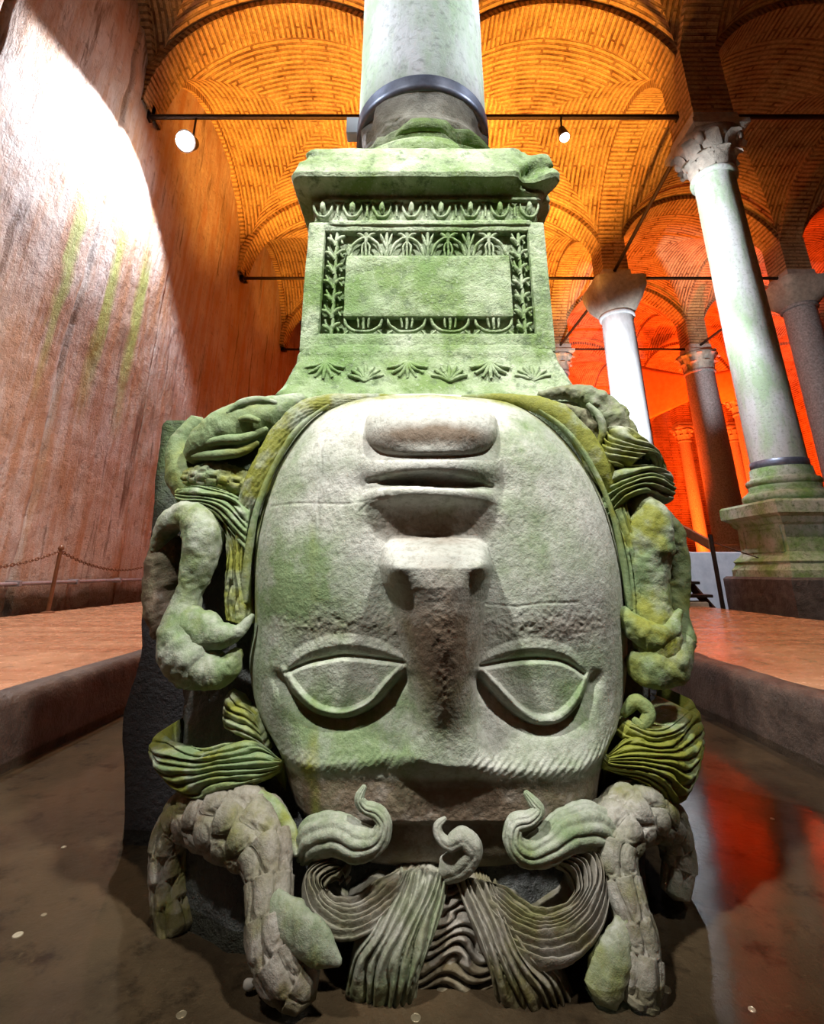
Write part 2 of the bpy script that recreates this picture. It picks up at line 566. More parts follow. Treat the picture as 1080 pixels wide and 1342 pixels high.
# left wall: uneven old plaster
nz = 230
ys = np.concatenate([np.linspace(-3.2, 2, 50)[:-1], np.linspace(2, 14, 560)[:-1], np.linspace(14, 31, 90)]); ny = len(ys)
zs = np.linspace(-0.1, 11.6, nz)
Yg, Zg = np.meshgrid(ys, zs, indexing='ij')
Xg = -4.75 + 0.05 * noise(Yg * 0.6, Zg * 0.6, 3, 3) + 0.022 * noise(Yg * 3, Zg * 2, 8, 3) + 0.02 * np.clip(noise(Yg * 5, Zg * 3.5, 4, 4), 0, 1)
for yc, wd in ((4.1, 0.03), (6.2, 0.028), (8.3, 0.02), (10.4, 0.03), (12.9, 0.04)):      # vertical building joints
    wob = yc + 0.05 * noise(Zg * 1.2, yc, 0, 2)
    Xg -= 0.05 * np.exp(-((Yg - wob) / wd) ** 2)
    Xg += 0.03 * sstep(-0.02, 0.02, Yg - wob) * (1 if yc < 8 else -1)
V = np.stack([Xg, Yg, Zg], -1).reshape(-1, 3)
obj('wall_left', raw_mesh('wall_left', V, grid_faces(ny, nz)[:, ::-1]), M['wall'], kind='structure')
# remaining outer walls, far off in the hall
def plain_wall(name, p, q, z1=11.6):
    p = np.array(p, float); q = np.array(q, float)
    L = np.linalg.norm(q - p)
    V = np.array([[*p, -0.1], [*q, -0.1], [*q, z1], [*p, z1]])
    uv = np.array([[0, 0], [L, 0], [L, z1], [0, z1]])
    return obj(name, raw_mesh(name, V, np.array([[0, 1, 2, 3]]), uv, smooth=False), M['brick'], kind='structure')
plain_wall('wall_back', (-4.9, 31), (22, 31))
plain_wall('wall_right', (20.7, 32), (20.7, -4))
plain_wall('wall_front', (22, -3.3), (-4.9, -3.3))


def warp(V):
    """shift the vault lines sideways where the columns under them stand off the regular grid"""
    V = np.array(V, float)
    y = V[:, 1]; x = V[:, 0]
    w1 = np.interp(y, [1.95, 6.8, 11.9, 16.5, 21.4, 31], [0, -0.05, 0.40, 0.20, 0.20, 0.20])
    w2 = np.interp(y, [6.8, 11.9, 16.5], [0, 0.15, 0.0])
    V[:, 0] = x + w1 * np.interp(x, [GX[1], GX[2], GX[3]], [0, 1, 0]) + w2 * np.interp(x, [GX[2], GX[3], GX[4]], [0, 1, 0])
    return V


def springer(cx, cy, z0, h=0.34):
    """brick pier above a capital, where the four arches come together"""
    zz = np.linspace(z0, ZS + 1.05, 12)
    n = 8
    q = np.linspace(-1, 1, n)
    V = []; U = []; F = []
    for k, (dx, dy, tx, ty) in enumerate(((0, -1, 1, 0), (1, 0, 0, 1), (0, 1, -1, 0), (-1, 0, 0, -1))):
        off = len(V)
        for z in zz:
            for t in q:
                V.append((cx + h * (dx + tx * t), cy + h * (dy + ty * t), z)); U.append((h * t + 0.3 * k, z))
        F.append(grid_faces(len(zz), n) + off)
    return obj('vault_springer', raw_mesh('vault_springer', np.array(V), np.vstack(F)[:, ::-1], np.array(U), smooth=False), M['brick'], kind='structure')


def vault(x0, x1, y0, y1):
    xc, yc, a, b = (x0 + x1) / 2, (y0 + y1) / 2, (x1 - x0) / 2, (y1 - y0) / 2
    R = 2.5
    n, m = 26, 26
    Vs, Us, Fs = [], [], []
    off = 0
    for web in range(4):
        ts = np.linspace(0.0, 1.0, n) ** 0.8
        th_max = np.arcsin(np.clip(ts, 0, 1))
        q = np.linspace(-1, 1, m)
        TH = th_max[:, None] * q[None, :]
        s = np.sin(TH); z = ZS + R * np.cos(TH)
        t = np.repeat(ts[:, None], m, 1)
        sgn = 1 if web % 2 == 0 else -1
        # webs bow slightly upward toward their centre
        if web < 2:
            X = xc + a * s; Y = yc + sgn * b * t; row = Y; along = a * TH
        else:
            Y = yc + b * s; X = xc + sgn * a * t; row = X; along = b * TH
        Vs.append(np.stack([X, Y, z], -1).reshape(-1, 3))
        Us.append(np.stack([along, row], -1).reshape(-1, 2))
        F = grid_faces(n, m) + off
        flip = (web in (0, 3))
        Fs.append(F[:, ::-1] if flip else F)
        off += n * m
    return obj('ceiling', raw_mesh('ceiling', warp(np.vstack(Vs)), np.vstack(Fs), np.vstack(Us)), M['brick'], kind='structure')


def arch(axis, c, s0, s1, width=0.62, drop=0.13):
    """brick arch in the plane axis = c spanning s0..s1 along the other axis"""
    mid, a = (s0 + s1) / 2, (s1 - s0) / 2
    n = 40
    th = np.linspace(-math.pi / 2, math.pi / 2, n)
    R = 2.5
    ai, Ri = a - drop, R - drop
    ao, Ro = a + 0.06, R + 0.06
    sec = [(ao, Ro, -width / 2), (ai, Ri, -width / 2), (ai, Ri, -width / 2), (ai, Ri, width / 2), (ai, Ri, width / 2), (ao, Ro, width / 2)]
    al = [0, 0.19, 0, width, 0.19, 0]
    V = []; U = []
    for t in th:
        for (aa, rr, o), al_ in zip(sec, al):
            s = mid + aa * math.sin(t); z = ZS + rr * math.cos(t)
            V.append((s, c + o, z) if axis == 'y' else (c + o, s, z))
            U.append((al_ + 0.11 * (o > 0), Ri * t))
    F = grid_faces(n, 6)
    F = F.reshape(n - 1, 5, 4)[:, [0, 2, 4]].reshape(-1, 4)
    if axis == 'x': F = F[:, ::-1]
    return obj('vault_arch', raw_mesh('vault_arch', warp(V), F, np.array(U), smooth=False), M['brick'], kind='structure')


for i in range(5):
    for j in range(7):
        vault(GX[i], GX[i + 1], GY[j], GY[j + 1])
for i in range(5):
    for j in range(1, 7):
        arch('y', GY[j], GX[i], GX[i + 1])
for i in range(0, 5):
    for j in range(7):
        arch('x', GX[i] + (-0.17 if i == 0 else 0), GY[j], GY[j + 1])


# ------------------------------------------------------------------ columns of the hall
def column(cx, cy, label, D=0.66, z0=0.0, zcap=None, mat='granite', ped=False, plain_cap=False, cap_h=0.95, block=0.0, drop=0.0):
    t = thing('stone_column', label, 'column', (cx, cy, 0))
    r = D / 2
    zc = ZS - cap_h - drop
    ZT = ZS - drop
    zb = z0
    if ped:
        MB().box(cx - 0.66, cx + 0.66, cy - 0.66, cy + 0.66, -0.1, H - 0.07, 0.03).build('foundation_block', M['dark_stone'], t)
        p = MB()
        z = H - 0.07
        prof = [(0.57, z), (0.57, z + 0.08), (0.55, z + 0.11), (0.53, z + 0.16), (0.545, z + 0.19), (0.49, z + 0.25), (0.46, z + 0.30), (0.455, z + 0.62), (0.49, z + 0.65), (0.52, z + 0.72), (0.585, z + 0.76), (0.585, z + 0.90), (0.56, z + 0.93)]
        p.lathe(prof, (cx, cy, 0), 4, square=True)
        p.build('pedestal', M['green_stone'], t)
        fr = MB()
        for sx in (-1,):
            x = cx - 0.462
            fr.box(x - 0.012, x + 0.01, cy - 0.40, cy - 0.32, z + 0.30, z + 0.64, 0.004)
            fr.box(x - 0.012, x + 0.01, cy + 0.32, cy + 0.40, z + 0.30, z + 0.64, 0.004)
            fr.box(x - 0.012, x + 0.01, cy - 0.32, cy + 0.32, z + 0.30, z + 0.36, 0.004)
            fr.box(x - 0.012, x + 0.01, cy - 0.32, cy + 0.32, z + 0.585, z + 0.64, 0.004)
        fr.build('panel_frame', M['green_stone'], t)
        b = MB()
        zt = z + 0.93
        tor = []
        def torus(zc_, rr, h):
            for k in range(7):
                a = -math.pi / 2 + math.pi * k / 6
                tor.append((rr + h * math.cos(a) * 0.9, zc_ + h * math.sin(a)))
        torus(zt + 0.07, 0.45, 0.07)
        tor += [(0.45, zt + 0.15), (0.41, zt + 0.19), (0.42, zt + 0.23)]
        torus(zt + 0.28, 0.39, 0.05)
        tor += [(0.37, zt + 0.35), (0.36, zt + 0.47)]
        b.lathe(tor, (cx, cy, 0), 40)
        b.build('base_moulding', M['green_stone'], t, smooth=True)
        MB().lathe([(r + 0.012, zt + 0.46), (r + 0.022, zt + 0.465), (r + 0.022, zt + 0.57), (r + 0.012, zt + 0.575)], (cx, cy, 0), 40).build('metal_band', M['band'], t, smooth=True)
        zb = zt + 0.40
    else:
        if block:
            MB().box(cx - 0.62, cx + 0.62, cy - 0.62, cy + 0.62, -0.1, block, 0.03).build('foundation_block', M['white_paint'], t)
        MB().lathe([(r * 1.25, z0 - 0.1), (r * 1.28, z0 + 0.05), (r * 1.18, z0 + 0.14), (r * 1.22, z0 + 0.2), (r * 1.05, z0 + 0.26)], (cx, cy, 0), 32).build('base_moulding', M[mat], t, smooth=True)
    # shaft with slight entasis
    nr, ns = 30, 40
    zz = np.linspace(zb, zc + 0.02, nr)
    V = []
    for k, z in enumerate(zz):
        f = k / (nr - 1)
        rr = r * (1.03 - 0.10 * f ** 1.6)
        for i in range(ns):
            a = 2 * math.pi * i / ns
            V.append((cx + rr * math.cos(a), cy + rr * math.sin(a), z))
    V = np.array(V)
    nn = 0.006 * noise(V[:, 0] * 5, V[:, 1] * 5, V[:, 2] * 2, 3)
    V[:, 0] += (V[:, 0] - cx) / r * nn; V[:, 1] += (V[:, 1] - cy) / r * nn
    obj('shaft', raw_mesh('shaft', V, grid_faces(nr, ns, True)), M[mat], t)
    rt = r * 0.93
    MB().lathe([(rt, zc - 0.10), (rt + 0.05, zc - 0.09), (rt + 0.06, zc - 0.045), (rt + 0.05, zc), (rt, zc + 0.01)], (cx, cy, 0), 32).build('necking_ring', M[mat], t, smooth=True)
    # capital
    if plain_cap:
        nr, ns = 16, 48
        V = []
        for k in range(nr):
            f = k / (nr - 1)
            rr = rt + 0.02 + (0.66 - rt) * (math.sin(f * math.pi / 2)) ** 0.9
            e = 2 + 7 * f
            for i in range(ns):
                a = 2 * math.pi * i / ns
                c, s = math.cos(a), math.sin(a)
                q = (abs(c) ** e + abs(s) ** e) ** (-1 / e)
                V.append((cx + rr * q * c, cy + rr * q * s, zc + f * (cap_h - 0.32)))
        V = np.array(V)
        nn = 0.02 * noise(V[:, 0] * 7, V[:, 1] * 7, V[:, 2] * 7, 3)
        V[:, 0] += (V[:, 0] - cx) * nn * 2; V[:, 1] += (V[:, 1] - cy) * nn * 2
        obj('capital', raw_mesh('capital', V, grid_faces(nr, ns, True)), M['capital'], t)
    else:
        b = MB().lathe([(rt, zc), (rt + 0.01, zc + 0.25), (rt + 0.10, zc + 0.48), (rt + 0.22, zc + cap_h - 0.34)], (cx, cy, 0), 32)
        cap = b.build('capital', M['capital'], t, smooth=True)
        for row, (zl, hl, nl, ph) in enumerate(((zc + 0.02, 0.30, 8, 0), (zc + 0.24, 0.34, 8, 0.5))):
            for i in range(nl):
                a = 2 * math.pi * (i + ph) / nl
                d = np.array([math.cos(a), math.sin(a), 0]); sd = np.array([-math.sin(a), math.cos(a), 0])
                L = []
                nk, nw = 9, 5
                for k in range(nk):
                    f = k / (nk - 1)
                    out = rt + 0.02 + 0.05 * row + (0.04 + 0.05 * row) * f + 0.11 * max(0, f - 0.55) ** 1.4 * 3.2
                    zz_ = zl + hl * min(f * 1.15, 1.0) - 0.30 * max(0, f - 0.80)
                    w = 0.105 * (0.55 + 0.75 * math.sin(math.pi * min(f * 0.75 + 0.2, 1)))
                    for q in range(nw):
                        g = -1 + 2 * q / (nw - 1)
                        pnt = np.array([cx, cy, zz_]) + d * (out - 0.02 * abs(g) + 0.015 * (q % 2)) + sd * (g * w)
                        L.append(pnt)
                obj('acanthus_leaf', raw_mesh('acanthus_leaf', np.array(L), grid_faces(nk, nw)), M['capital'], cap)
        for k in range(4):
            a = math.pi / 4 + k * math.pi / 2
            sc = MB().lathe([(0.02, -0.07), (0.09, -0.06), (0.115, 0), (0.09, 0.06), (0.02, 0.07)], (0, 0, 0), 14)
            ca, sa = math.cos(a), math.sin(a)
            sc.v = [(cx + ca * (0.42 + x_) - sa * z_, cy + sa * (0.42 + x_) + ca * z_, zc + cap_h - 0.46 + y_) for x_, y_, z_ in sc.v]
            sc.build('volute', M['capital'], cap, smooth=True)
    MB().lathe([(0.42, ZT - 0.34), (0.47, ZT - 0.30), (0.47, ZT - 0.20), (0.38, ZT - 0.16), (0.37, ZT + 0.02)], (cx, cy, 0), 4, square=True).build('impost_block', M['capital'], t)
    springer(cx, cy, ZT - 0.02)
    return t


def mat_green_stone():
    T = NT('algae_pale_stone')
    P = T.pos()
    n1 = T.noise(P, 3.5, 6, 0.65); n2 = T.noise(P, 16, 6, 0.7); n3 = T.noise(P, 70, 4, 0.7)
    c = T.mix(T.ramp(n1, [(0.36, 0.0), (0.62, 1.0)]), (0.50, 0.56, 0.48), (0.20, 0.36, 0.12))
    c = T.mix(T.ramp(n2, [(0.32, 0.8), (0.5, 0.0)]), c, (0.11, 0.17, 0.07))
    return T.finish(c, 0.6, T.bump(T.math('ADD', n2, T.math('MULTIPLY', n3, 0.5)), 0.8, 0.025), spec=0.4)


def mat_green_shaft():
    T = NT('algae_marble_shaft')
    P = T.pos(1, 1, 0.3)
    n1 = T.noise(P, 3.0, 6, 0.65); n2 = T.noise(T.pos(), 26, 6, 0.7)
    c = T.mix(T.ramp(n1, [(0.42, 0.0), (0.60, 0.9)]), (0.60, 0.62, 0.60), (0.34, 0.48, 0.28))
    c = T.mix(T.ramp(n2, [(0.34, 0.6), (0.48, 0.0)]), c, (0.24, 0.26, 0.23))
    return T.finish(c, 0.55, T.bump(n2, 0.5, 0.015), spec=0.4)


M['green_stone'] = mat_green_stone()
M['green_shaft'] = mat_green_shaft()
column(5.05, 6.72, 'tall green-streaked column with leafy capital standing on a carved pedestal', 0.64, ped=True, mat='green_shaft', cap_h=1.0, drop=0.45)
column(5.50, 11.9, 'bright white column with a plain bulging block capital', 0.85, mat='shaft', plain_cap=True, cap_h=1.2)
column(10.3, 16.5, 'dark speckled granite column rising from a whitewashed block before the red glow', 1.0, z0=1.25, mat='granite', block=1.2)
column(10.45, 11.9, 'shaded grey column behind the tall pedestal column', 0.8, mat='granite', plain_cap=True)
column(0.25, 6.8, 'grey column standing right behind the pale green near column', 0.5, mat='granite')
column(0.25, 11.9, 'second grey column behind the pale green near column', 0.5, mat='granite')
column(0.25, 16.5, 'third grey column behind the pale green near column', 0.5, mat='granite')
column(5.3, 16.5, 'distant red-lit column beyond the bright white column', 0.62, mat='granite')
column(5.3, 21.4, 'far red-lit column in the fifth row', 0.62, mat='granite')
column(10.3, 21.4, 'far red-lit column beyond the dark granite column', 0.62, mat='granite')
column(10.3, 26.3, 'farthest red-lit column near the back wall', 0.62, mat='granite')
column(14.9, 16.5, 'red-lit column at the far side of the hall', 0.62, mat='granite')
column(14.9, 26.3, 'slender red-lit column between the carved head and the granite column', 0.62, mat='granite')
column(17.6, 26.3, 'slender red-lit column right of the granite column', 0.62, mat='granite')
column(14.9, 21.4, 'far red-lit column near the side wall', 0.62, mat='granite')
# ------------------------------------------------------------------ the carved head, standing upside down in the water
HEAD = thing('carved_stone_head', 'huge mossy carved stone head set upside down with snakes and curls for hair', 'sculpture', (0.03, 1.75, -0.04))


def tube(name, path, parent, seg=40, rings=140, scales=None, strands=0, tint=(0.4, 0.4, 0.2), rough=0.03, squash=1.0, mat='carved', groove=0.10, twist=0.0, freq=22):
    """organic limb swept along px-anchored points (px, py, Y, radius)"""
    P = np.array([[*at(p[0], p[1], p[2]), p[3]] for p in path])
    Q = catmull(P, rings)
    C = Q[:, :3]; R = np.maximum(Q[:, 3], 0.002)
    Tn = np.gradient(C, axis=0); Tn /= np.linalg.norm(Tn, axis=1)[:, None] + 1e-9
    # frame whose first axis looks toward the viewer's side (-Y)
    ref = np.array([0.0, -1.0, 0.0])
    N = ref - (Tn @ ref)[:, None] * Tn
    bad = np.linalg.norm(N, axis=1) < 0.15
    N[bad] = np.array([0, 0, 1.0])
    N /= np.linalg.norm(N, axis=1)[:, None]
    B = np.cross(Tn, N)
    L = np.concatenate([[0], np.cumsum(np.linalg.norm(np.diff(C, axis=0), axis=1))])
    ang = np.linspace(0, 2 * math.pi, seg, endpoint=False)
    A, LL = np.meshgrid(ang, L)
    RR = R[:, None] * np.ones(seg)[None, :]
    f = np.ones_like(RR)
    if scales:
        su, sn = scales
        u = LL / su + 100; v = A / (2 * math.pi) * sn
        row = np.floor(u)
        E = []
        for k in (0, 1):
            r0 = row - k
            fv = ((v + 0.5 * (r0 % 2)) % 1.0) - 0.5
            E.append(np.sqrt((fv / 0.54) ** 2 + ((u - r0) / 1.30) ** 2))
        own0 = E[0] < 1
        line = np.exp(-((E[0] - 1) / 0.10) ** 2) + np.where(own0, 0, np.exp(-((E[1] - 1) / 0.10) ** 2))
        e = np.where(own0, E[0], E[1])
        inner = np.exp(-((e - 0.66) / 0.05) ** 2)
        f += groove * (-np.clip(line, 0, 1) - 0.25 * inner + 0.35 * (1 - np.clip(e, 0, 1) ** 2))
    if strands:
        f += groove * (np.abs(np.sin(strands * (A + twist * LL) / 2 * 1.0)) ** 0.6 - 0.6)
    co = np.cos(A)[..., None] * N[:, None, :] * squash + np.sin(A)[..., None] * B[:, None, :]
    V = C[:, None, :] + co * (RR * f)[..., None]
    nz = noise(V[..., 0] * freq, V[..., 1] * freq, V[..., 2] * freq, 3)
    nz2 = noise(V[..., 0] * 75, V[..., 1] * 75, V[..., 2] * 75, 3)
    nz3 = noise(V[..., 0] * 9 + 3, V[..., 1] * 9, V[..., 2] * 9, 2)
    ab = (nz * 0.0018 + nz2 * 0.0013) * (1 + rough * 8) * np.minimum(1, RR / 0.02)
    V = C[:, None, :] + co * (RR * (f + nz * rough * 2.0 + 0.10 * nz3) + ab)[..., None]
    V = V.reshape(-1, 3)
    n = len(V)
    V = np.vstack([V, C[0] - Tn[0] * R[0] * 0.5, C[-1] + Tn[-1] * R[-1] * 0.5])
    j = np.arange(seg); j2 = (j + 1) % seg
    F4 = grid_faces(rings, seg, True)
    c0 = np.stack([np.full(seg, n), j2, j], -1)
    b0 = (rings - 1) * seg
    c1 = np.stack([np.full(seg, n + 1), b0 + j, b0 + j2], -1)
    me = raw_mesh(name, V, [F4, c0, c1])
    tint_mesh(me, vary(np.array(tint), V))
    return obj(name, me, M[mat], parent)


def vary(t, V):
    """patchy weights of moss, algae and grime"""
    V = np.asarray(V)
    nn = noise(V[:, 0] * 7, V[:, 1] * 7, V[:, 2] * 7, 3)
    n2 = noise(V[:, 0] * 5 + 9, V[:, 1] * 5, V[:, 2] * 5, 3)
    out = np.tile(t, (len(V), 1)).astype(float)
    n3 = noise(V[:, 0] * 19, V[:, 1] * 19, V[:, 2] * 19 + 4, 3)
    out[:, 0] = np.clip(out[:, 0] * (0.62 + 1.0 * nn + 0.9 * n3), 0, 1)
    out[:, 2] = np.clip(out[:, 2] + 0.35 * np.clip(n3, 0, 1), 0, 1)
    out[:, 1] = np.clip(out[:, 1] * (1 + 0.7 * n2), 0, 1)
    return out


def ribbon(name, A, B, n, parent, bulge=0.03, groove=0.014, back=0.10, tint=(0.2, 0.3, 0.2), ns=110, wave=0.0, bow=0.5, mat='carved', rough=0.004, unev=0.7, sink=0.0, drop=0.0):
    """carved lock of hair: a continuous surface between two guide lines with strands running along it"""
    a = catmull([at(*p) for p in A], ns); b = catmull([at(*p) for p in B], ns)
    m = n * 9 + 1
    t = np.linspace(0, 1, m)
    S = a[:, None, :] * (1 - t)[None, :, None] + b[:, None, :] * t[None, :, None]
    du = np.gradient(S, axis=0); dv = np.gradient(S, axis=1)
    Nn = np.cross(du, dv)
    Nn /= np.linalg.norm(Nn, axis=2)[..., None] + 1e-9
    view = np.array([0, 0, H + 0.25]) - S
    sg = np.sign((Nn * view).sum(-1))
    if np.mean(sg) < 0:
        sg = -np.abs(sg)
    else:
        sg = np.abs(sg)
    Nn = Nn * sg[..., None]
    s = np.linspace(0, 1, ns)[:, None]
    tt = t[None, :] + unev / n * noise(t[None, :] * n * 0.8 + 3.3, s * 2.0, n, 2) + wave * np.sin(s * 9 + t[None, :] * 5) / n
    ph = np.abs(np.sin(math.pi * n * tt)) ** 0.65
    k = np.floor(n * tt)
    lift = 0.35 * (np.modf(np.sin(k * 12.9898) * 43758.5453)[0])
    taper = np.minimum(1, np.minimum(s, 1 - s) * 8 + 0.25)
    disp = bulge * np.sin(math.pi * np.clip(t, 0, 1))[None, :] ** bow + groove * (ph - 1 + lift) * taper
    gv = 0.55 + 0.9 * (0.5 + 0.5 * noise(s * 3 + 0 * t[None, :], tt * n * 1.0, 5.5, 2))
    disp = bulge * np.sin(math.pi * np.clip(t, 0, 1))[None, :] ** bow + groove * gv * (ph - 1 + lift) * taper
    disp = disp - sink * (1 - sstep(0.0, 0.14, s))
    disp = disp + rough * noise(S[..., 0] * 60, S[..., 1] * 60, S[..., 2] * 60, 2)
    V = S + Nn * disp[..., None]
    sh = np.array([0, back, 0])
    V = np.concatenate([(V[:, :1] - Nn[:, :1] * 0.02 + (np.array([0, back * 0.4, -drop]) if drop else sh)), V, (V[:, -1:] - Nn[:, -1:] * 0.02 + sh)], axis=1)
    V = np.concatenate([V[:1] + sh, V, V[-1:] + sh], axis=0)
    nu, nv = V.shape[:2]
    V = V.reshape(-1, 3)
    me = raw_mesh(name, V, grid_faces(nu, nv))
    tint_mesh(me, vary(np.array(tint), V))
    return obj(name, me, M[mat], parent)


# --- rough back mass of the block
def core():
    lv = [(-0.10, 0.60, 0.60, 1.27), (0.0, 0.60, 0.60, 1.28), (0.10, 0.61, 0.61, 1.30), (0.22, 0.64, 0.64, 1.36), (0.40, 0.68, 0.68, 1.40), (0.60, 0.71, 0.70, 1.41), (0.80, 0.72, 0.71, 1.41), (0.95, 0.71, 0.70, 1.41), (1.08, 0.68, 0.66, 1.42), (1.17, 0.62, 0.60, 1.44), (1.20, 0.58, 0.56, 1.47)]
    lv = np.array(lv)
    zz = np.linspace(-0.10, 1.20, 90)
    L = np.interp(zz, lv[:, 0], lv[:, 1]); Rr = np.interp(zz, lv[:, 0], lv[:, 2]); Fy = np.interp(zz, lv[:, 0], lv[:, 3])
    na = 200
    an = np.linspace(0, 2 * math.pi, na, endpoint=False)
    V = []
    yc = 1.85
    for z, l, r, fy in zip(zz, L, Rr, Fy):
        for a in an:
            c, s = math.cos(a), math.sin(a)
            ax = l if c < 0 else r
            by = (yc - fy) if s < 0 else 0.55
            e = 4.2
            q = (abs(c) ** e + abs(s) ** e) ** (-1 / e)
            V.append((-0.0 + ax * q * c, yc + by * q * s, z))
    V = np.array(V)
    d = V - np.array([0, yc, 0]); d[:, 2] = 0
    d /= np.linalg.norm(d, axis=1)[:, None]
    V += d * (0.030 * noise(V[:, 0] * 6, V[:, 1] * 6, V[:, 2] * 6, 4) + 0.008 * noise(V[:, 0] * 40, V[:, 1] * 40, V[:, 2] * 40, 2))[:, None]
    n = len(V)
    V = np.vstack([V, [0, yc, 1.205]])
    j = np.arange(na); j2 = (j + 1) % na
    b0 = (len(zz) - 1) * na
    top = np.stack([np.full(na, n), b0 + j, b0 + j2], -1)
    me = raw_mesh('rough_block', V, [grid_faces(len(zz), na, True), top])
    t = np.zeros((n + 1, 3)); up = sstep(0.6, 1.2, V[:, 2])
    t[:, 0] = 0.25 * up; t[:, 1] = 0.15 + 0.75 * up; t[:, 2] = 1.0
    tint_mesh(me, t)
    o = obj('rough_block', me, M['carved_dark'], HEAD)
    o['label'] = 'unworked stone behind the face, coloured dark for its shade'


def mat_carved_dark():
    T = NT('shade_dark_unworked_stone')
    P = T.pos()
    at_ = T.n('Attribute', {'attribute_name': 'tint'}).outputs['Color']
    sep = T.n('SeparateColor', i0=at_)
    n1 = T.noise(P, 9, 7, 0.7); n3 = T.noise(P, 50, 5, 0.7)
    c = T.mix(n1, (0.018, 0.018, 0.022), (0.085, 0.083, 0.09))  # near-black base puts the shade of the hollows into the stone colour
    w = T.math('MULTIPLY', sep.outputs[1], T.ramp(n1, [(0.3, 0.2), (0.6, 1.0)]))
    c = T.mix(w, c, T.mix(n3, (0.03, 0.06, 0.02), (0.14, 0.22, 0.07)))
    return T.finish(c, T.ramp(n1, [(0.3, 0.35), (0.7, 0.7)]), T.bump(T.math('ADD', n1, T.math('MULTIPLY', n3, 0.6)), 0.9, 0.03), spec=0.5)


M['carved_dark'] = mat_carved_dark()
core()


def back_slab():
    zz = np.linspace(-0.1, 1.212, 110)
    ringp = [(-1, 0), (-1, 0.25), (-1, 0.5), (-1, 0.75), (-1, 1)]
    V = []
    n = 60
    per = []
    for i in range(n): per.append((-1 + 2 * i / n, 0))
    for i in range(n): per.append((1, i / n))
    for i in range(n): per.append((1 - 2 * i / n, 1))
    for i in range(n): per.append((-1, 1 - i / n))
    for z in zz:
        xl = np.interp(z, [-0.1, 0.0, 0.22, 0.45, 0.7, 1.0, 1.235], [-0.81, -0.815, -0.86, -0.85, -0.868, -0.895, -0.90])
        xr = np.interp(z, [-0.1, 0.3, 0.8, 1.0, 1.235], [0.72, 0.74, 0.74, 0.70, 0.60])
        for a, b in per:
            V.append((xl + (xr - xl) * (a + 1) / 2, 1.70 + 0.72 * b, z))
    V = np.array(V)
    nn = 0.022 * noise(V[:, 0] * 7, V[:, 1] * 7, V[:, 2] * 7, 4)
    V[:, 0] -= nn * 1.2; V[:, 1] += nn * 0.8
    V[:, 0] = np.where(V[:, 0] < 0, V[:, 0] + 0.03 * sstep(1.19, 1.235, V[:, 2]), V[:, 0])
    k = len(V); nr = len(per)
    V = np.vstack([V, [0, 2.0, 1.215]])
    j = np.arange(nr); j2 = (j + 1) % nr; b0 = (len(zz) - 1) * nr
    me = raw_mesh('back_slab', V, [grid_faces(len(zz), nr, True), np.stack([np.full(nr, k), b0 + j, b0 + j2], -1)])
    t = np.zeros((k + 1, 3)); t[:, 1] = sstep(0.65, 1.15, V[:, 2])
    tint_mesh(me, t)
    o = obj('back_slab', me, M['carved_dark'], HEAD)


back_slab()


# --- face: continuous sculpted relief
def seg_dist(px, py, poly, closed=False):
    """distance to a polyline, plus the position along it"""
    P = np.array(poly, float)
    if closed:
        P = np.vstack([P, P[:1]])
    best = np.full(px.shape, 1e9); along = np.zeros(px.shape); acc = 0.0
    for (ax, ay), (bx, by) in zip(P[:-1], P[1:]):
        dx, dy = bx - ax, by - ay
        L2 = dx * dx + dy * dy
        t = np.clip(((px - ax) * dx + (py - ay) * dy) / L2, 0, 1)
        d = np.hypot(px - ax - t * dx, py - ay - t * dy)
        m = d < best
        best = np.where(m, d, best); along = np.where(m, acc + t * math.sqrt(L2), along)
        acc += math.sqrt(L2)
    return best, along


def inside(px, py, poly):
    P = np.array(poly, float)
    c = np.zeros(px.shape, bool)
    j = len(P) - 1
    for i in range(len(P)):
        xi, yi = P[i]; xj, yj = P[j]
        cond = ((yi > py) != (yj > py)) & (px < (xj - xi) * (py - yi) / (yj - yi + 1e-12) + xi)
        c ^= cond
        j = i
    return c


def smooth_poly(pts, n=60, closed=False):
    if closed:
        pts = list(pts) + [pts[0]]
    return catmull([(p[0], p[1], 0) for p in pts], n)[:, :2]


OUT = [(566, 504), (500, 506), (455, 514), (420, 528), (390, 556), (362, 600), (340, 655), (328, 715), (326, 770), (327, 820), (320, 868), (322, 905), (331, 945), (350, 982), (362, 1010), (376, 1060), (395, 1110), (420, 1150),
       (500, 1170), (590, 1175), (680, 1170), (750, 1140), (785, 1080), (795, 1030), (806, 985), (820, 940), (826, 895), (827, 850), (826, 800), (820, 745), (808, 690), (790, 640), (762, 593), (728, 552), (690, 524), (650, 511)]


OUT = [(566 + (x - 566) * (1.055 if x > 566 else 1.03), y) for x, y in OUT]


def dome(px, py, cx, cy, a, b, n=2.6, p=0.5):
    r = np.abs((px - cx) / a) ** n + np.abs((py - cy) / b) ** n
    return np.clip(1 - r, 0, 1) ** p


def gau(px, py, cx, cy, sx, sy):
    return np.exp(-((px - cx) / sx) ** 2 - ((py - cy) / sy) ** 2)


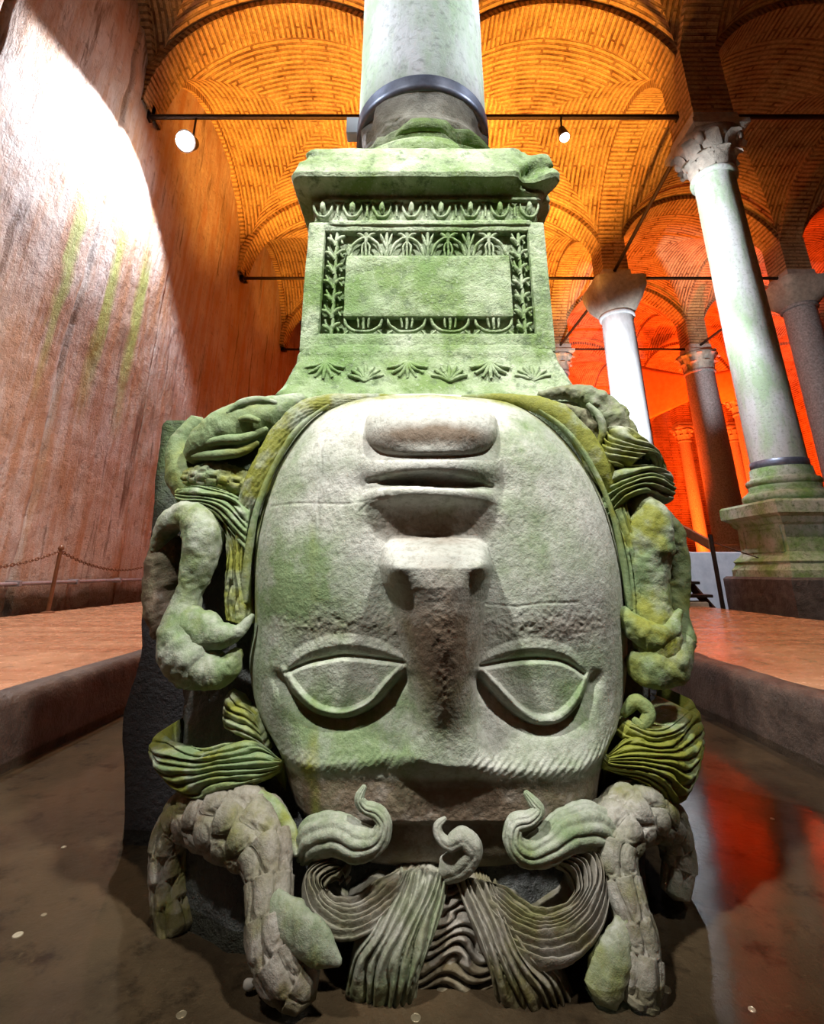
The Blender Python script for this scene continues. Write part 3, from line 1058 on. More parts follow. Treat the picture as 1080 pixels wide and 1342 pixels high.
def face():
    step = 0.0021
    xs = np.arange(-0.60, 0.66, step); zs = np.arange(0.02, 1.26, step)
    X, Z = np.meshgrid(xs, zs, indexing='ij')
    xc = 0.045
    dx = X - xc
    base = 1.235 + 0.24 * dx ** 2 + 0.42 * dx ** 4 + 0.05 * sstep(0.95, 1.2, Z) + 0.012 * sstep(0.3, 0.1, Z)
    px, py = to_px(X, base, Z)
    poly = smooth_poly(OUT, 160, True)
    d, _ = seg_dist(px, py, poly[:-1], True)
    ins = inside(px, py, poly)
    sd = np.where(ins, d, -d)
    Y = base + 0.085 * np.clip(1 - sd / 62.0, 0, 1) ** 2.3
    Y += np.where(sd < 0, -sd * 0.0055, 0)
    pr = np.zeros_like(X)

    def P(dp):
        return to_px(X, base - dp, Z)
    # muzzle and cheeks
    qx, qy = P(0.03)
    pr += 0.030 * gau(qx, qy, 566, 630, 120, 75)
    pr += 0.020 * gau(qx, qy, 430, 760, 80, 95) + 0.020 * gau(qx, qy, 725, 760, 80, 95)
    # chin
    qx, qy = P(0.09)
    pr += 0.072 * dome(qx, qy, 567, 548, 92, 46, 2.7, 0.55)
    # lips
    qx, qy = P(0.06)
    wob = 4 * np.sin((qx - 500) / 26.0)
    env = np.clip(1 - np.abs((qx - 566) / 98.0) ** 2.2, 0, 1)
    pr += 0.042 * env * np.exp(-(np.abs(qy - 609) / 17.0) ** 2.6)
    pr += 0.032 * env * np.exp(-(np.abs(qy + 0.4 * wob - 646) / 11.5) ** 2.6)
    gap = dome(qx, qy + wob * 0.5, 566, 629, 74, 9.5, 2.0, 0.7)
    pr -= 0.050 * gap
    lx, _ = seg_dist(qx, qy, [(481, 627), (500, 626), (640, 633), (648, 634)])
    pr -= 0.012 * np.exp(-(lx / 3.0) ** 2)
    # corner hollows, philtrum
    pr -= 0.012 * gau(qx, qy, 470, 632, 16, 22) + 0.012 * gau(qx, qy, 662, 636, 16, 22)
    pr -= 0.016 * gau(qx, qy, 568, 684, 75, 22)
    pr += 0.004 * gau(qx, qy, 545, 680, 9, 25) + 0.004 * gau(qx, qy, 598, 680, 9, 25)
    # nose
    qx, qy = P(0.10)
    ridge_x = np.interp(qy, [700, 760, 900, 1000], [573, 575, 584, 587])
    half = np.interp(qy, [700, 715, 740, 765, 790, 820, 860, 920, 965, 1000, 1030], [62, 74, 80, 76, 68, 62, 57, 50, 50, 66, 82])
    hgt = np.interp(qy, [698, 705, 714, 728, 745, 770, 800, 860, 920, 970, 1000, 1030, 1060], [0, 0.022, 0.066, 0.106, 0.126, 0.130, 0.122, 0.102, 0.078, 0.052, 0.036, 0.018, 0.0])
    g = np.clip(1 - np.abs((qx - ridge_x) / half) ** 2.3, 0, 1)
    g = g ** np.interp(qy, [740, 800], [0.6, 0.95])
    pr += hgt * g
    pr += 0.030 * gau(qx, qy, 518, 744, 17, 19) + 0.030 * gau(qx, qy, 630, 741, 16, 18)
    pr -= 0.010 * gau(qx, qy, 588, 985, 26, 34)
    # broken patch under the nose tip
    pr -= 0.008 * gau(qx, qy, 545, 790, 34, 22)
    # eyes
    qx, qy = P(0.02)
    for sgn, top, rim, lid in (
        (0, [(372, 884), (386, 877), (405, 870), (425, 866), (450, 862), (490, 866), (529, 871)],
            [(366, 874), (374, 890), (384, 906), (398, 922), (415, 934), (440, 940), (465, 936), (490, 922), (510, 898), (532, 872)],
            [(373, 880), (378, 862), (395, 846), (420, 836), (450, 831), (485, 836), (515, 850), (533, 869), (490, 864), (450, 860), (425, 864), (400, 870)]),
        (1, [(632, 876), (650, 873), (680, 868), (705, 866), (735, 868), (755, 876), (772, 888)],
            [(627, 875), (640, 892), (660, 915), (680, 934), (700, 946), (720, 949), (740, 943), (758, 926), (770, 905), (777, 885)],
            [(629, 874), (640, 858), (665, 844), (695, 838), (725, 840), (750, 850), (766, 866), (773, 884), (750, 872), (725, 865), (700, 863), (660, 868)])):
        T_ = smooth_poly(top, 24); R_ = smooth_poly(rim, 40); L_ = smooth_poly(lid, 40, True)
        ball = np.vstack([T_, R_[::-1]])
        ib = inside(qx, qy, ball)
        db, _ = seg_dist(qx, qy, ball, True)
        sb = np.where(ib, db, 0)
        cx = 450 if sgn == 0 else 703
        # socket hollow around the eye
        pr -= 0.020 * gau(qx, qy, cx, 895, 88, 62)
        pr += ib * 0.020 * dome(qx, qy, cx + (0 if sgn == 0 else 2), 886, 84, 62, 2.0, 0.8) * np.clip(sb / 5.0, 0, 1)
        dr, al = seg_dist(qx, qy, R_)
        rl = al.max()
        ends = np.clip(np.minimum(al, rl - al) / 34.0, 0, 1) ** 0.8
        pr += 0.019 * ends * np.clip(1 - (dr / (3.0 + 5.5 * ends)) ** 2, 0, 1) ** 0.6
        # drop below the rim
        below = (~ib) & (dr < 46)
        pr -= np.where(below, 0.016 * np.exp(-((dr - 11) / 9.0) ** 2), 0) * sstep(874, 900, qy)
        il = inside(qx, qy, L_)
        dl, _ = seg_dist(qx, qy, L_[:-1], True)
        pr += np.where(il, 0.010 * np.clip(dl / 18.0, 0, 1) ** 0.8, 0)
        dt, _ = seg_dist(qx, qy, T_)
        pr -= 0.010 * np.exp(-(dt / 2.4) ** 2)
    # brow: swelling toward the ridge, sharp step to the forehead
    qx, qy = P(0.03)
    by = np.interp(qx, [340, 356, 400, 470, 520, 550, 585, 620, 650, 700, 760, 795, 815], [975, 997, 1006, 1002, 992, 990, 1000, 1000, 1008, 1012, 1008, 992, 970])
    tb = qy - by
    swell = np.where(tb < 0, np.clip(1 + tb / 62.0, 0, 1) ** 1.6, np.exp(-(tb / 24.0) ** 2))
    pr += 0.020 * swell
    hatch = np.sin((qx + 0.9 * tb + 3 * noise(qx / 20, qy / 20, 1, 2)) / 1.7)
    pr += 0.0012 * hatch * (0.55 + 0.45 * sstep(560, 620, qx)) * sstep(20, 50, np.abs(qx - 580))  * np.exp(-((tb + 2) / 11.0) ** 2)
    # forehead recedes under the brow, then a ledge
    pr += 0.006 * sstep(1015, 1060, qy) - 0.022 * sstep(1082, 1096, qy)
    # cracks
    for cr, dep in (([(425, 565), (418, 590), (420, 610), (414, 650), (417, 690), (412, 720)], 0.002), ([(345, 660), (400, 658), (450, 660), (510, 652)], 0.0014), ([(640, 793), (680, 796), (710, 791), (760, 790)], 0.0014), ([(480, 660), (470, 670)], 0.002)):
        dc, _ = seg_dist(qx, qy, cr)
        pr -= dep * np.exp(-(dc / 1.8) ** 2)
    # pits and weathering
    rough = 0.22 + 0.25 * gau(px, py, 575, 850, 60, 110) + 0.30 * gau(px, py, 560, 1050, 200, 45) + 0.5 * gau(px, py, 566, 685, 75, 25) + 0.5 * gau(px, py, 430, 820, 90, 22) + 0.5 * gau(px, py, 730, 820, 90, 22)
    pr += 0.0048 * rough * noise(X * 42, Z * 42, 1.5, 4) + 0.0030 * rough * noise(X * 130, Z * 130, 4.5, 2)
    pit = noise(X * 75, Z * 75, 9.1, 2)
    pr -= 0.004 * rough * np.clip(pit - 0.42, 0, 1)
    pr += 0.006 * noise(X * 7, Z * 7, 2.2, 3)
    Y = Y - pr * sstep(-6, 12, sd)
    keep = sd > -42
    idx = -np.ones(X.shape, np.int64)
    idx[keep] = np.arange(keep.sum())
    V = np.stack([X, Y, Z], -1)[keep]
    q = np.stack([idx[:-1, :-1], idx[1:, :-1], idx[1:, 1:], idx[:-1, 1:]], -1).reshape(-1, 4)
    q = q[(q >= 0).all(1)]
    me = raw_mesh('face', V, q)
    # weights of moss, algae, grime; brown under chin, lips and brow also paints shade
    n1 = noise(X * 5, Z * 5, 3.3, 3); n2 = noise(X * 9, Z * 4, 8.3, 3)
    moss = 0.42 * np.exp(-((px - 412 - 5 * n1) / 9.0) ** 2) * sstep(560, 640, py) * (0.45 + 0.55 * sstep(930, 990, py))
    moss += 0.5 * np.exp(-((sd - 2) / 9.0) ** 2) * (py < 820) + 0.7 * gau(px, py, 400, 1005, 14, 22)
    moss += 0.25 * gau(px, py, 810, 900, 12, 50)
    alg = 0.30 + 0.5 * n1 + 0.35 * gau(px, py, 680, 560, 40, 60) + 0.4 * gau(px, py, 400, 740, 60, 60) + 0.3 * gau(px, py, 690, 740, 50, 60) + 0.35 * gau(px, py, 450, 960, 90, 50) + 0.25 * gau(px, py, 720, 860, 90, 40)
    alg -= 0.6 * gau(px, py, 566, 560, 90, 60) + 0.5 * gau(px, py, 566, 720, 60, 18)
    grime_shade = 1.0 * gau(px, py, 578, 850, 58, 105) + 0.85 * gau(px, py, 566, 686, 85, 24) + 0.75 * sstep(1008, 1025, py) + 0.9 * gau(px, py, 566, 580, 88, 15) + 0.5 * gau(px, py, 430, 822, 100, 22) + 0.55 * gau(px, py, 745, 822, 80, 24) + 0.9 * np.exp(-((px - 407) / 8.0) ** 2) * sstep(1010, 1030, py)
    alg = alg * (1 - 0.7 * np.clip(grime_shade, 0, 1))
    tint_mesh(me, np.clip(np.stack([moss, alg, grime_shade], -1), 0, 1)[keep])
    o = obj('face', me, M['carved'], HEAD)
    o['label'] = 'upside-down face with closed lips, broad nose and heavy-lidded eyes'


face()

# --- rim bands that frame the jaw
YG = (1.0, 0.55, 0.05); PALE = (0.35, 0.5, 0.05); GREEN = (0.35, 0.95, 0.1); GREY = (0.12, 0.3, 0.35); DARK = (0.3, 0.3, 0.8)
tube('jaw_band', [(525, 520, 1.40, 0.005), (480, 521, 1.392, 0.013), (430, 528, 1.378, 0.024), (398, 538, 1.36, 0.030), (368, 572, 1.36, 0.034), (345, 615, 1.36, 0.034), (328, 655, 1.37, 0.034), (318, 690, 1.39, 0.026)], HEAD, tint=YG, scales=(0.022, 16), groove=0.10, rough=0.05, squash=0.6, seg=64)
tube('jaw_band', [(605, 520, 1.40, 0.005), (648, 521, 1.392, 0.012), (690, 527, 1.378, 0.022), (732, 542, 1.36, 0.032), (765, 578, 1.36, 0.034), (792, 622, 1.37, 0.034), (806, 655, 1.39, 0.024)], HEAD, tint=YG, rough=0.06, squash=0.6)
tube('jaw_rim', [(440, 524, 1.375, 0.004), (392, 560, 1.345, 0.008), (362, 606, 1.345, 0.008), (338, 662, 1.345, 0.008), (325, 730, 1.355, 0.010), (322, 790, 1.365, 0.010)], HEAD, tint=(0.6, 0.8, 0.2), seg=16)
tube('jaw_rim', [(685, 522, 1.375, 0.004), (740, 562, 1.345, 0.007), (774, 608, 1.345, 0.007), (800, 665, 1.345, 0.007), (816, 730, 1.355, 0.009), (826, 800, 1.365, 0.010)], HEAD, tint=(0.6, 0.8, 0.2), seg=16)

# --- upper left: snake head with open jaw
s = tube('snake', [(400, 524, 1.45, 0.024), (372, 536, 1.44, 0.046), (338, 549, 1.43, 0.066), (302, 564, 1.43, 0.074), (272, 582, 1.44, 0.058), (250, 600, 1.45, 0.030)], HEAD, tint=(0.3, 0.85, 0.15), rough=0.05, rings=180, seg=60)
tube('brow_fold', [(362, 528, 1.392, 0.008), (338, 524, 1.379, 0.013), (314, 530, 1.369, 0.013), (298, 542, 1.367, 0.007)], s, tint=(0.1, 0.6, 0.0), seg=18, rings=40)
tube('eye', [(314, 550, 1.36, 0.007), (326, 548, 1.352, 0.011), (340, 552, 1.352, 0.007)], s, tint=GREEN, seg=18, rings=30)
tube('cheek_fold', [(262, 582, 1.397, 0.010), (290, 577, 1.369, 0.014), (322, 574, 1.365, 0.014), (350, 562, 1.377, 0.008)], s, tint=(0.2, 0.9, 0.1), seg=18, rings=50)
tube('lip_fold', [(254, 598, 1.417, 0.010), (284, 596, 1.379, 0.014), (316, 592, 1.373, 0.013), (338, 580, 1.379, 0.008)], s, tint=(0.5, 0.8, 0.1), seg=18, rings=50)
tube('lower_jaw', [(345, 642, 1.44, 0.030), (312, 634, 1.425, 0.042), (276, 628, 1.425, 0.042), (246, 628, 1.45, 0.030)], s, tint=(0.65, 0.5, 0.5), rough=0.08, scales=(0.03, 10), groove=0.14, seg=60)
tube('snake', [(300, 660, 1.46, 0.05), (262, 645, 1.47, 0.055), (240, 622, 1.48, 0.05), (238, 585, 1.51, 0.04), (262, 552, 1.52, 0.03)], HEAD, tint=(0.3, 0.7, 0.7), rough=0.05)
ribbon('hair_lock', [(234, 640, 1.43), (265, 636, 1.39), (298, 644, 1.37), (330, 662, 1.37)], [(240, 664, 1.42), (270, 670, 1.38), (298, 690, 1.365), (322, 728, 1.36)], 6, HEAD, 0.022, 0.016, tint=(0.3, 0.9, 0.2), wave=0.4)
ribbon('hair_lock', [(330, 662, 1.37), (328, 710, 1.36), (323, 760, 1.36), (328, 818, 1.36)], [(288, 672, 1.39), (298, 720, 1.39), (296, 765, 1.385), (296, 812, 1.38)], 5, HEAD, 0.018, 0.014, tint=(0.85, 0.7, 0.1), wave=0.5)

# --- left: pale smooth snake hanging down with flared mouth
s = tube('snake', [(206, 722, 1.44, 0.018), (213, 700, 1.43, 0.028), (230, 680, 1.41, 0.038), (254, 678, 1.39, 0.046), (266, 700, 1.375, 0.052), (262, 735, 1.37, 0.048), (251, 770, 1.37, 0.038), (240, 803, 1.365, 0.042), (236, 835, 1.355, 0.056), (246, 862, 1.35, 0.062), (262, 886, 1.36, 0.044)], HEAD, tint=(0.3, 0.5, 0.0), rough=0.05, rings=200, seg=56, freq=30)
tube('upper_jaw', [(234, 812, 1.36, 0.044), (262, 824, 1.345, 0.044), (290, 832, 1.335, 0.032), (312, 828, 1.33, 0.018), (332, 806, 1.335, 0.006)], s, tint=(0.3, 0.6, 0.0), seg=40, rings=90, squash=0.8, rough=0.09, freq=34)
tube('lower_jaw', [(240, 862, 1.36, 0.056), (268, 876, 1.352, 0.052), (296, 874, 1.352, 0.036), (314, 854, 1.357, 0.016)], s, tint=(0.35, 0.6, 0.4), seg=40, rings=90, rough=0.09, freq=34)
tube('snake', [(222, 705, 1.47, 0.04), (216, 740, 1.47, 0.05), (214, 785, 1.46, 0.05), (222, 830, 1.45, 0.04)], HEAD, tint=(0.2, 0.2, 1.0), rough=0.09)  # filler mass in the gap, tinted dark to paint the recess shade

# --- upper right: knobbly broken snake head, folds, long snake
s = tube('snake', [(706, 517, 1.43, 0.010), (735, 515, 1.42, 0.020), (765, 519, 1.42, 0.032), (792, 536, 1.42, 0.042), (813, 562, 1.42, 0.044), (828, 588, 1.43, 0.034)], HEAD, tint=(0.35, 0.4, 0.6), rough=0.10, rings=180, seg=56, freq=30)
tube('broken_muzzle', [(738, 532, 1.41, 0.008), (758, 541, 1.395, 0.016), (772, 556, 1.39, 0.020), (782, 578, 1.39, 0.014)], s, tint=DARK, seg=26, rings=60, rough=0.14, freq=40)
tube('brow_fold', [(770, 530, 1.375, 0.008), (786, 546, 1.36, 0.012), (790, 566, 1.36, 0.011), (784, 584, 1.37, 0.007)], s, tint=(0.5, 0.5, 0.4), seg=18, rings=50, rough=0.1)
ribbon('hair_lock', [(800, 566, 1.40), (822, 560, 1.37), (845, 575, 1.375), (860, 600, 1.40), (869, 628, 1.43)], [(786, 585, 1.39), (797, 606, 1.355), (824, 612, 1.35), (845, 598, 1.37), (863, 612, 1.42)], 6, HEAD, 0.03, 0.020, tint=(0.6, 0.55, 0.2), wave=0.6)
ribbon('hair_lock', [(796, 618, 1.39), (822, 608, 1.36), (850, 608, 1.37), (872, 616, 1.42)], [(796, 682, 1.39), (825, 656, 1.35), (852, 646, 1.365), (877, 660, 1.42)], 6, HEAD, 0.024, 0.028, tint=(0.4, 0.7, 0.2), unev=0.6, wave=0.3)
s = tube('snake', [(822, 664, 1.43, 0.024), (845, 674, 1.39, 0.054), (850, 705, 1.38, 0.064), (848, 745, 1.385, 0.058), (850, 785, 1.385, 0.052), (856, 818, 1.375, 0.056), (860, 846, 1.37, 0.060), (862, 872, 1.38, 0.046)], HEAD, tint=(0.75, 0.55, 0.05), rough=0.05, rings=200, seg=56, freq=28)
tube('outer_coil', [(868, 672, 1.45, 0.022), (886, 705, 1.45, 0.030), (891, 755, 1.45, 0.026), (889, 795, 1.44, 0.028), (892, 840, 1.42, 0.034)], s, tint=(0.5, 0.7, 0.4), rough=0.09)
tube('upper_jaw', [(812, 800, 1.36, 0.018), (832, 822, 1.35, 0.036), (856, 832, 1.34, 0.040), (876, 824, 1.34, 0.026), (892, 800, 1.345, 0.008)], s, tint=(0.6, 0.65, 0.05), seg=40, rings=90, rough=0.09, freq=34)
tube('lower_jaw', [(826, 866, 1.375, 0.028), (850, 874, 1.355, 0.046), (878, 866, 1.35, 0.046), (898, 836, 1.36, 0.024)], s, tint=(0.55, 0.75, 0.2), seg=40, rings=90, rough=0.09, freq=34)
ribbon('hair_lock', [(822, 658, 1.37), (838, 720, 1.37), (844, 780, 1.375), (840, 830, 1.37)], [(802, 672, 1.375), (818, 730, 1.36), (826, 780, 1.36), (830, 822, 1.355)], 4, HEAD, 0.016, 0.012, tint=(0.8, 0.7, 0.1))

# --- hair at the temples
ribbon('hair_lock', [(372, 1000, 1.325), (338, 972, 1.34), (300, 972, 1.35), (262, 980, 1.36), (228, 972, 1.39), (212, 958, 1.43)], [(368, 1012, 1.315), (332, 1030, 1.30), (298, 1044, 1.30), (268, 1050, 1.32), (238, 1035, 1.36), (214, 1000, 1.42)], 7, HEAD, 0.035, 0.018, back=0.16, tint=(1.0, 0.85, 0.0), wave=0.5, drop=0.12)
ribbon('hair_lock', [(335, 935, 1.36), (315, 915, 1.37), (302, 905, 1.39)], [(352, 985, 1.34), (322, 970, 1.345), (296, 955, 1.37)], 5, HEAD, 0.02, 0.012, tint=(0.7, 0.5, 0.1))
ribbon('hair_lock', [(796, 990, 1.325), (826, 962, 1.335), (856, 958, 1.34), (882, 948, 1.37), (903, 915, 1.42)], [(790, 1008, 1.315), (832, 1022, 1.31), (862, 1040, 1.31), (886, 1058, 1.34), (905, 1010, 1.41)], 9, HEAD, 0.035, 0.018, back=0.16, tint=(1.0, 0.7, 0.0), wave=0.5, drop=0.12)
tube('curl', [(816, 936, 1.36, 0.010), (834, 920, 1.345, 0.017), (850, 934, 1.335, 0.016), (842, 950, 1.33, 0.012), (830, 944, 1.335, 0.008)], HEAD, tint=GREEN, seg=22, rings=70, strands=6)
ribbon('hair_lock', [(828, 945, 1.345), (850, 952, 1.335), (872, 950, 1.35), (896, 928, 1.40)], [(815, 968, 1.335), (850, 978, 1.325), (878, 975, 1.335), (902, 955, 1.40)], 4, HEAD, 0.02, 0.012, tint=(0.6, 0.6, 0.0))

# --- lower left: scaly snake looping down into the water
s = tube('snake', [(232, 1225, 1.36, 0.040), (224, 1160, 1.40, 0.044), (226, 1100, 1.41, 0.046), (248, 1070, 1.40, 0.054), (285, 1072, 1.34, 0.066), (322, 1082, 1.29, 0.068), (346, 1106, 1.25, 0.060), (353, 1145, 1.215, 0.047), (353, 1190, 1.185, 0.044), (358, 1232, 1.165, 0.048), (376, 1270, 1.15, 0.046), (404, 1300, 1.14, 0.034)], HEAD, rings=320, seg=72, scales=(0.052, 6), groove=0.26, tint=(0.3, 0.2, 0.6), rough=0.01)
tube('upper_jaw', [(358, 1180, 1.165, 0.020), (386, 1212, 1.14, 0.034), (416, 1238, 1.12, 0.032), (446, 1262, 1.105, 0.006)], s, tint=(0.35, 0.45, 0.35), seg=40, rings=90, squash=0.6, rough=0.08, freq=34)
tube('snake', [(255, 1060, 1.36, 0.016), (300, 1046, 1.315, 0.022), (345, 1052, 1.28, 0.020), (378, 1085, 1.25, 0.014), (390, 1120, 1.23, 0.008)], HEAD, tint=(0.75, 0.5, 0.1), seg=24)

# --- lower right: scaly snake
s = tube('snake', [(884, 1170, 1.40, 0.030), (888, 1120, 1.41, 0.036), (874, 1078, 1.39, 0.044), (846, 1062, 1.34, 0.056), (815, 1076, 1.29, 0.055), (803, 1110, 1.25, 0.050), (812, 1150, 1.225, 0.040), (826, 1190, 1.20, 0.035), (836, 1230, 1.19, 0.038), (838, 1272, 1.175, 0.040), (834, 1310, 1.17, 0.036)], HEAD, rings=300, seg=72, scales=(0.050, 6), groove=0.26, tint=(0.3, 0.25, 0.5), rough=0.01)
tube('mossy_jaw', [(830, 1190, 1.20, 0.012), (815, 1228, 1.175, 0.028), (802, 1262, 1.16, 0.036), (786, 1304, 1.15, 0.028)], s, tint=(0.6, 0.5, 0.3), squash=0.6, rough=0.09, seg=40, rings=90, freq=34)

# --- forehead curls
tube('curl', [(398, 1120, 1.27, 0.020), (412, 1098, 1.245, 0.036), (440, 1092, 1.215, 0.036), (470, 1104, 1.19, 0.032), (494, 1100, 1.175, 0.022), (503, 1080, 1.175, 0.017), (494, 1064, 1.18, 0.014), (478, 1058, 1.185, 0.012), (471, 1046, 1.185, 0.010), (478, 1030, 1.19, 0.005)], HEAD, tint=(0.15, 0.5, 0.25), strands=10, groove=0.2, rings=200, seg=64)
tube('curl', [(795, 1105, 1.27, 0.030), (778, 1084, 1.25, 0.040), (745, 1088, 1.225, 0.036), (718, 1108, 1.20, 0.030), (692, 1118, 1.185, 0.024), (673, 1104, 1.18, 0.020), (674, 1080, 1.185, 0.017), (694, 1074, 1.185, 0.014), (706, 1062, 1.19, 0.012), (698, 1050, 1.195, 0.010), (688, 1038, 1.20, 0.005)], HEAD, tint=(0.2, 0.45, 0.25), strands=11, groove=0.2, rings=220, seg=72)
tube('curl', [(586, 1140, 1.235, 0.022), (606, 1130, 1.215, 0.024), (619, 1112, 1.205, 0.020), (606, 1098, 1.20, 0.018), (588, 1106, 1.20, 0.013), (576, 1096, 1.205, 0.010), (574, 1082, 1.21, 0.008), (584, 1072, 1.215, 0.004)], HEAD, tint=(0.05, 0.3, 0.35), strands=5, groove=0.14, rings=140, seg=44)

# --- scrolls and fans of hair over the forehead, meeting the water
ribbon('hair_lock', [(515, 1128, 1.255), (488, 1158, 1.235), (462, 1176, 1.22), (438, 1174, 1.22), (424, 1158, 1.225), (432, 1146, 1.22), (450, 1152, 1.215), (452, 1162, 1.21)],
       [(560, 1126, 1.25), (524, 1186, 1.205), (478, 1228, 1.165), (432, 1232, 1.155), (402, 1198, 1.18), (398, 1150, 1.21), (420, 1128, 1.225), (448, 1136, 1.225)], 7, HEAD, 0.026, 0.020, back=0.12, tint=(0.12, 0.25, 0.6), ns=180, sink=0.05, wave=0.3)
ribbon('hair_lock', [(535, 1122, 1.255), (515, 1170, 1.215), (486, 1218, 1.175), (464, 1252, 1.17), (452, 1300, 1.19)], [(592, 1132, 1.245), (582, 1185, 1.205), (568, 1230, 1.175), (552, 1275, 1.16), (545, 1316, 1.175)], 8, HEAD, 0.024, 0.018, back=0.14, tint=(0.1, 0.35, 0.5), sink=0.05, wave=0.3)
ribbon('hair_lock', [(645, 1144, 1.245), (672, 1172, 1.225), (704, 1192, 1.21), (735, 1188, 1.205), (750, 1168, 1.21), (744, 1148, 1.215), (728, 1138, 1.22)],
       [(604, 1146, 1.245), (640, 1215, 1.185), (690, 1258, 1.145), (745, 1262, 1.135), (786, 1224, 1.16), (800, 1165, 1.205), (788, 1112, 1.24), (742, 1098, 1.245)], 10, HEAD, 0.030, 0.022, back=0.12, tint=(0.22, 0.25, 0.65), ns=200, sink=0.05, wave=0.3)
ribbon('hair_lock', [(590, 1136, 1.25), (606, 1180, 1.21), (626, 1230, 1.175), (642, 1275, 1.16), (650, 1316, 1.175)], [(645, 1142, 1.245), (668, 1195, 1.20), (700, 1245, 1.165), (735, 1276, 1.165), (758, 1316, 1.185)], 8, HEAD, 0.024, 0.018, back=0.14, tint=(0.2, 0.25, 0.65), sink=0.05, wave=0.3)
ribbon('hair_lock', [(560, 1165, 1.25), (580, 1160, 1.24), (600, 1160, 1.24), (625, 1168, 1.25)], [(534, 1318, 1.19), (570, 1318, 1.185), (615, 1318, 1.185), (655, 1318, 1.19)], 10, HEAD, 0.01, 0.020, back=0.12, tint=(0.05, 0.15, 0.6), wave=0.6, unev=0.8)
# ------------------------------------------------------------------ pedestal standing on the head
PX, PYC, PF = 0.053, 1.965, 1.53
PED = thing('carved_pedestal', 'green algae-stained carved pedestal with egg moulding standing on the upside-down head', 'pedestal', (PX, PYC, 1.2))
M['ped'] = None


def mat_pedestal():
    T = NT('algae_pedestal_marble')
    P = T.pos()
    n1 = T.noise(P, 4.5, 6, 0.65); n2 = T.noise(P, 22, 6, 0.7); n3 = T.noise(P, 90, 4, 0.7); n0 = T.noise(P, 2.0, 4, 0.6)
    c = T.mix(T.ramp(n1, [(0.36, 0.0), (0.60, 1.0)]), (0.42, 0.49, 0.35), (0.13, 0.215, 0.055))
    c = T.mix(T.ramp(n0, [(0.48, 0.0), (0.66, 0.7)]), c, (0.075, 0.175, 0.02))
    c = T.mix(T.ramp(n2, [(0.34, 0.75), (0.48, 0.0)]), c, (0.05, 0.09, 0.03))
    c = T.mix(T.ramp(n3, [(0.58, 0.0), (0.72, 0.45)]), c, (0.50, 0.56, 0.48))
    return T.finish(c, 0.6, T.bump(T.math('ADD', n2, T.math('MULTIPLY', n3, 0.6)), 0.7, 0.014), spec=0.4)


M['ped'] = mat_pedestal()


def square_loft(name, prof, step, parent, amp=0.004, rnd=0.03, mat='ped', n=44, chip=0.0):
    prof = np.array(prof, float)
    # resample the profile finely
    seg = np.linalg.norm(np.diff(prof, axis=0), axis=1)
    L = np.concatenate([[0], np.cumsum(seg)])
    ss = np.unique(np.concatenate([np.arange(0, L[-1], step), L]))
    hw = np.interp(ss, L, prof[:, 0]); zz = np.interp(ss, L, prof[:, 1])
    q = np.linspace(-1, 1, n, endpoint=False)
    ring = [(a, -1) for a in q] + [(1, a) for a in q] + [(-a, 1) for a in q] + [(-1, -a) for a in q]
    ring = np.array(ring)
    V = []
    for h, z in zip(hw, zz):
        p = ring * h
        # rounded corners
        inner = np.clip(p, -(h - rnd), h - rnd)
        d = p - inner
        ln = np.linalg.norm(d, axis=1)
        k = np.where(ln > 1e-9, np.minimum(1, rnd / np.maximum(ln, 1e-9)), 1)
        corner = (np.abs(p[:, 0]) > h - rnd) & (np.abs(p[:, 1]) > h - rnd)
        p = np.where(corner[:, None], inner + d * k[:, None], p)
        V.append(np.column_stack([PX + p[:, 0], PYC + p[:, 1], np.full(len(p), z)]))
    V = np.vstack(V)
    d = V - np.array([PX, PYC, 0]); d[:, 2] = 0
    d /= np.linalg.norm(d, axis=1)[:, None]
    nn = amp * noise(V[:, 0] * 22, V[:, 1] * 22, V[:, 2] * 22, 4) + amp * 1.2 * noise(V[:, 0] * 5, V[:, 1] * 5, V[:, 2] * 5, 2)
    V = V + d * nn[:, None]
    if chip:
        cn = np.clip(noise(V[:, 0] * 9, V[:, 1] * 9, V[:, 2] * 9, 3) - 0.12, 0, 1)
        cor = sstep(0.3, 0.46, np.minimum(np.abs(V[:, 0] - PX), np.abs(V[:, 1] - PYC)))
        V = V - d * (cn * cor * chip)[:, None]
    nr = len(ring); k = len(V)
    V = np.vstack([V, [PX, PYC, zz[0]], [PX, PYC, zz[-1]]])
    j = np.arange(nr); j2 = (j + 1) % nr; b0 = (len(zz) - 1) * nr
    return obj(name, raw_mesh(name, V, [grid_faces(len(zz), nr, True), np.stack([np.full(nr, k), j2, j], -1), np.stack([np.full(nr, k + 1), b0 + j, b0 + j2], -1)]), M[mat], parent)


square_loft('foot_moulding', [(0.50, 1.205), (0.495, 1.225), (0.475, 1.27), (0.455, 1.33), (0.443, 1.38), (0.442, 1.40), (0.435, 1.43)], 0.008, PED, 0.007, 0.03, chip=0.10)
HWD = PYC - PF                                           # half width of the die
square_loft('die', [(HWD - 0.032, 1.40), (HWD - 0.032, 1.96)], 0.012, PED, 0.003, 0.015)
cor = square_loft('cornice', [(HWD - 0.01, 1.905), (HWD + 0.004, 1.915), (HWD + 0.004, 1.932), (HWD - 0.010, 1.938), (HWD - 0.010, 1.965), (HWD - 0.006, 2.016), (HWD + 0.006, 2.020), (HWD + 0.006, 2.030), (HWD - 0.004, 2.034), (HWD + 0.000, 2.046), (HWD + 0.030, 2.066), (HWD + 0.062, 2.078), (HWD + 0.068, 2.095), (HWD + 0.058, 2.13), (HWD + 0.045, 2.20), (HWD + 0.030, 2.24), (HWD + 0.0, 2.262), (HWD - 0.1, 2.268)], 0.007, PED, 0.004, 0.04, chip=0.16)


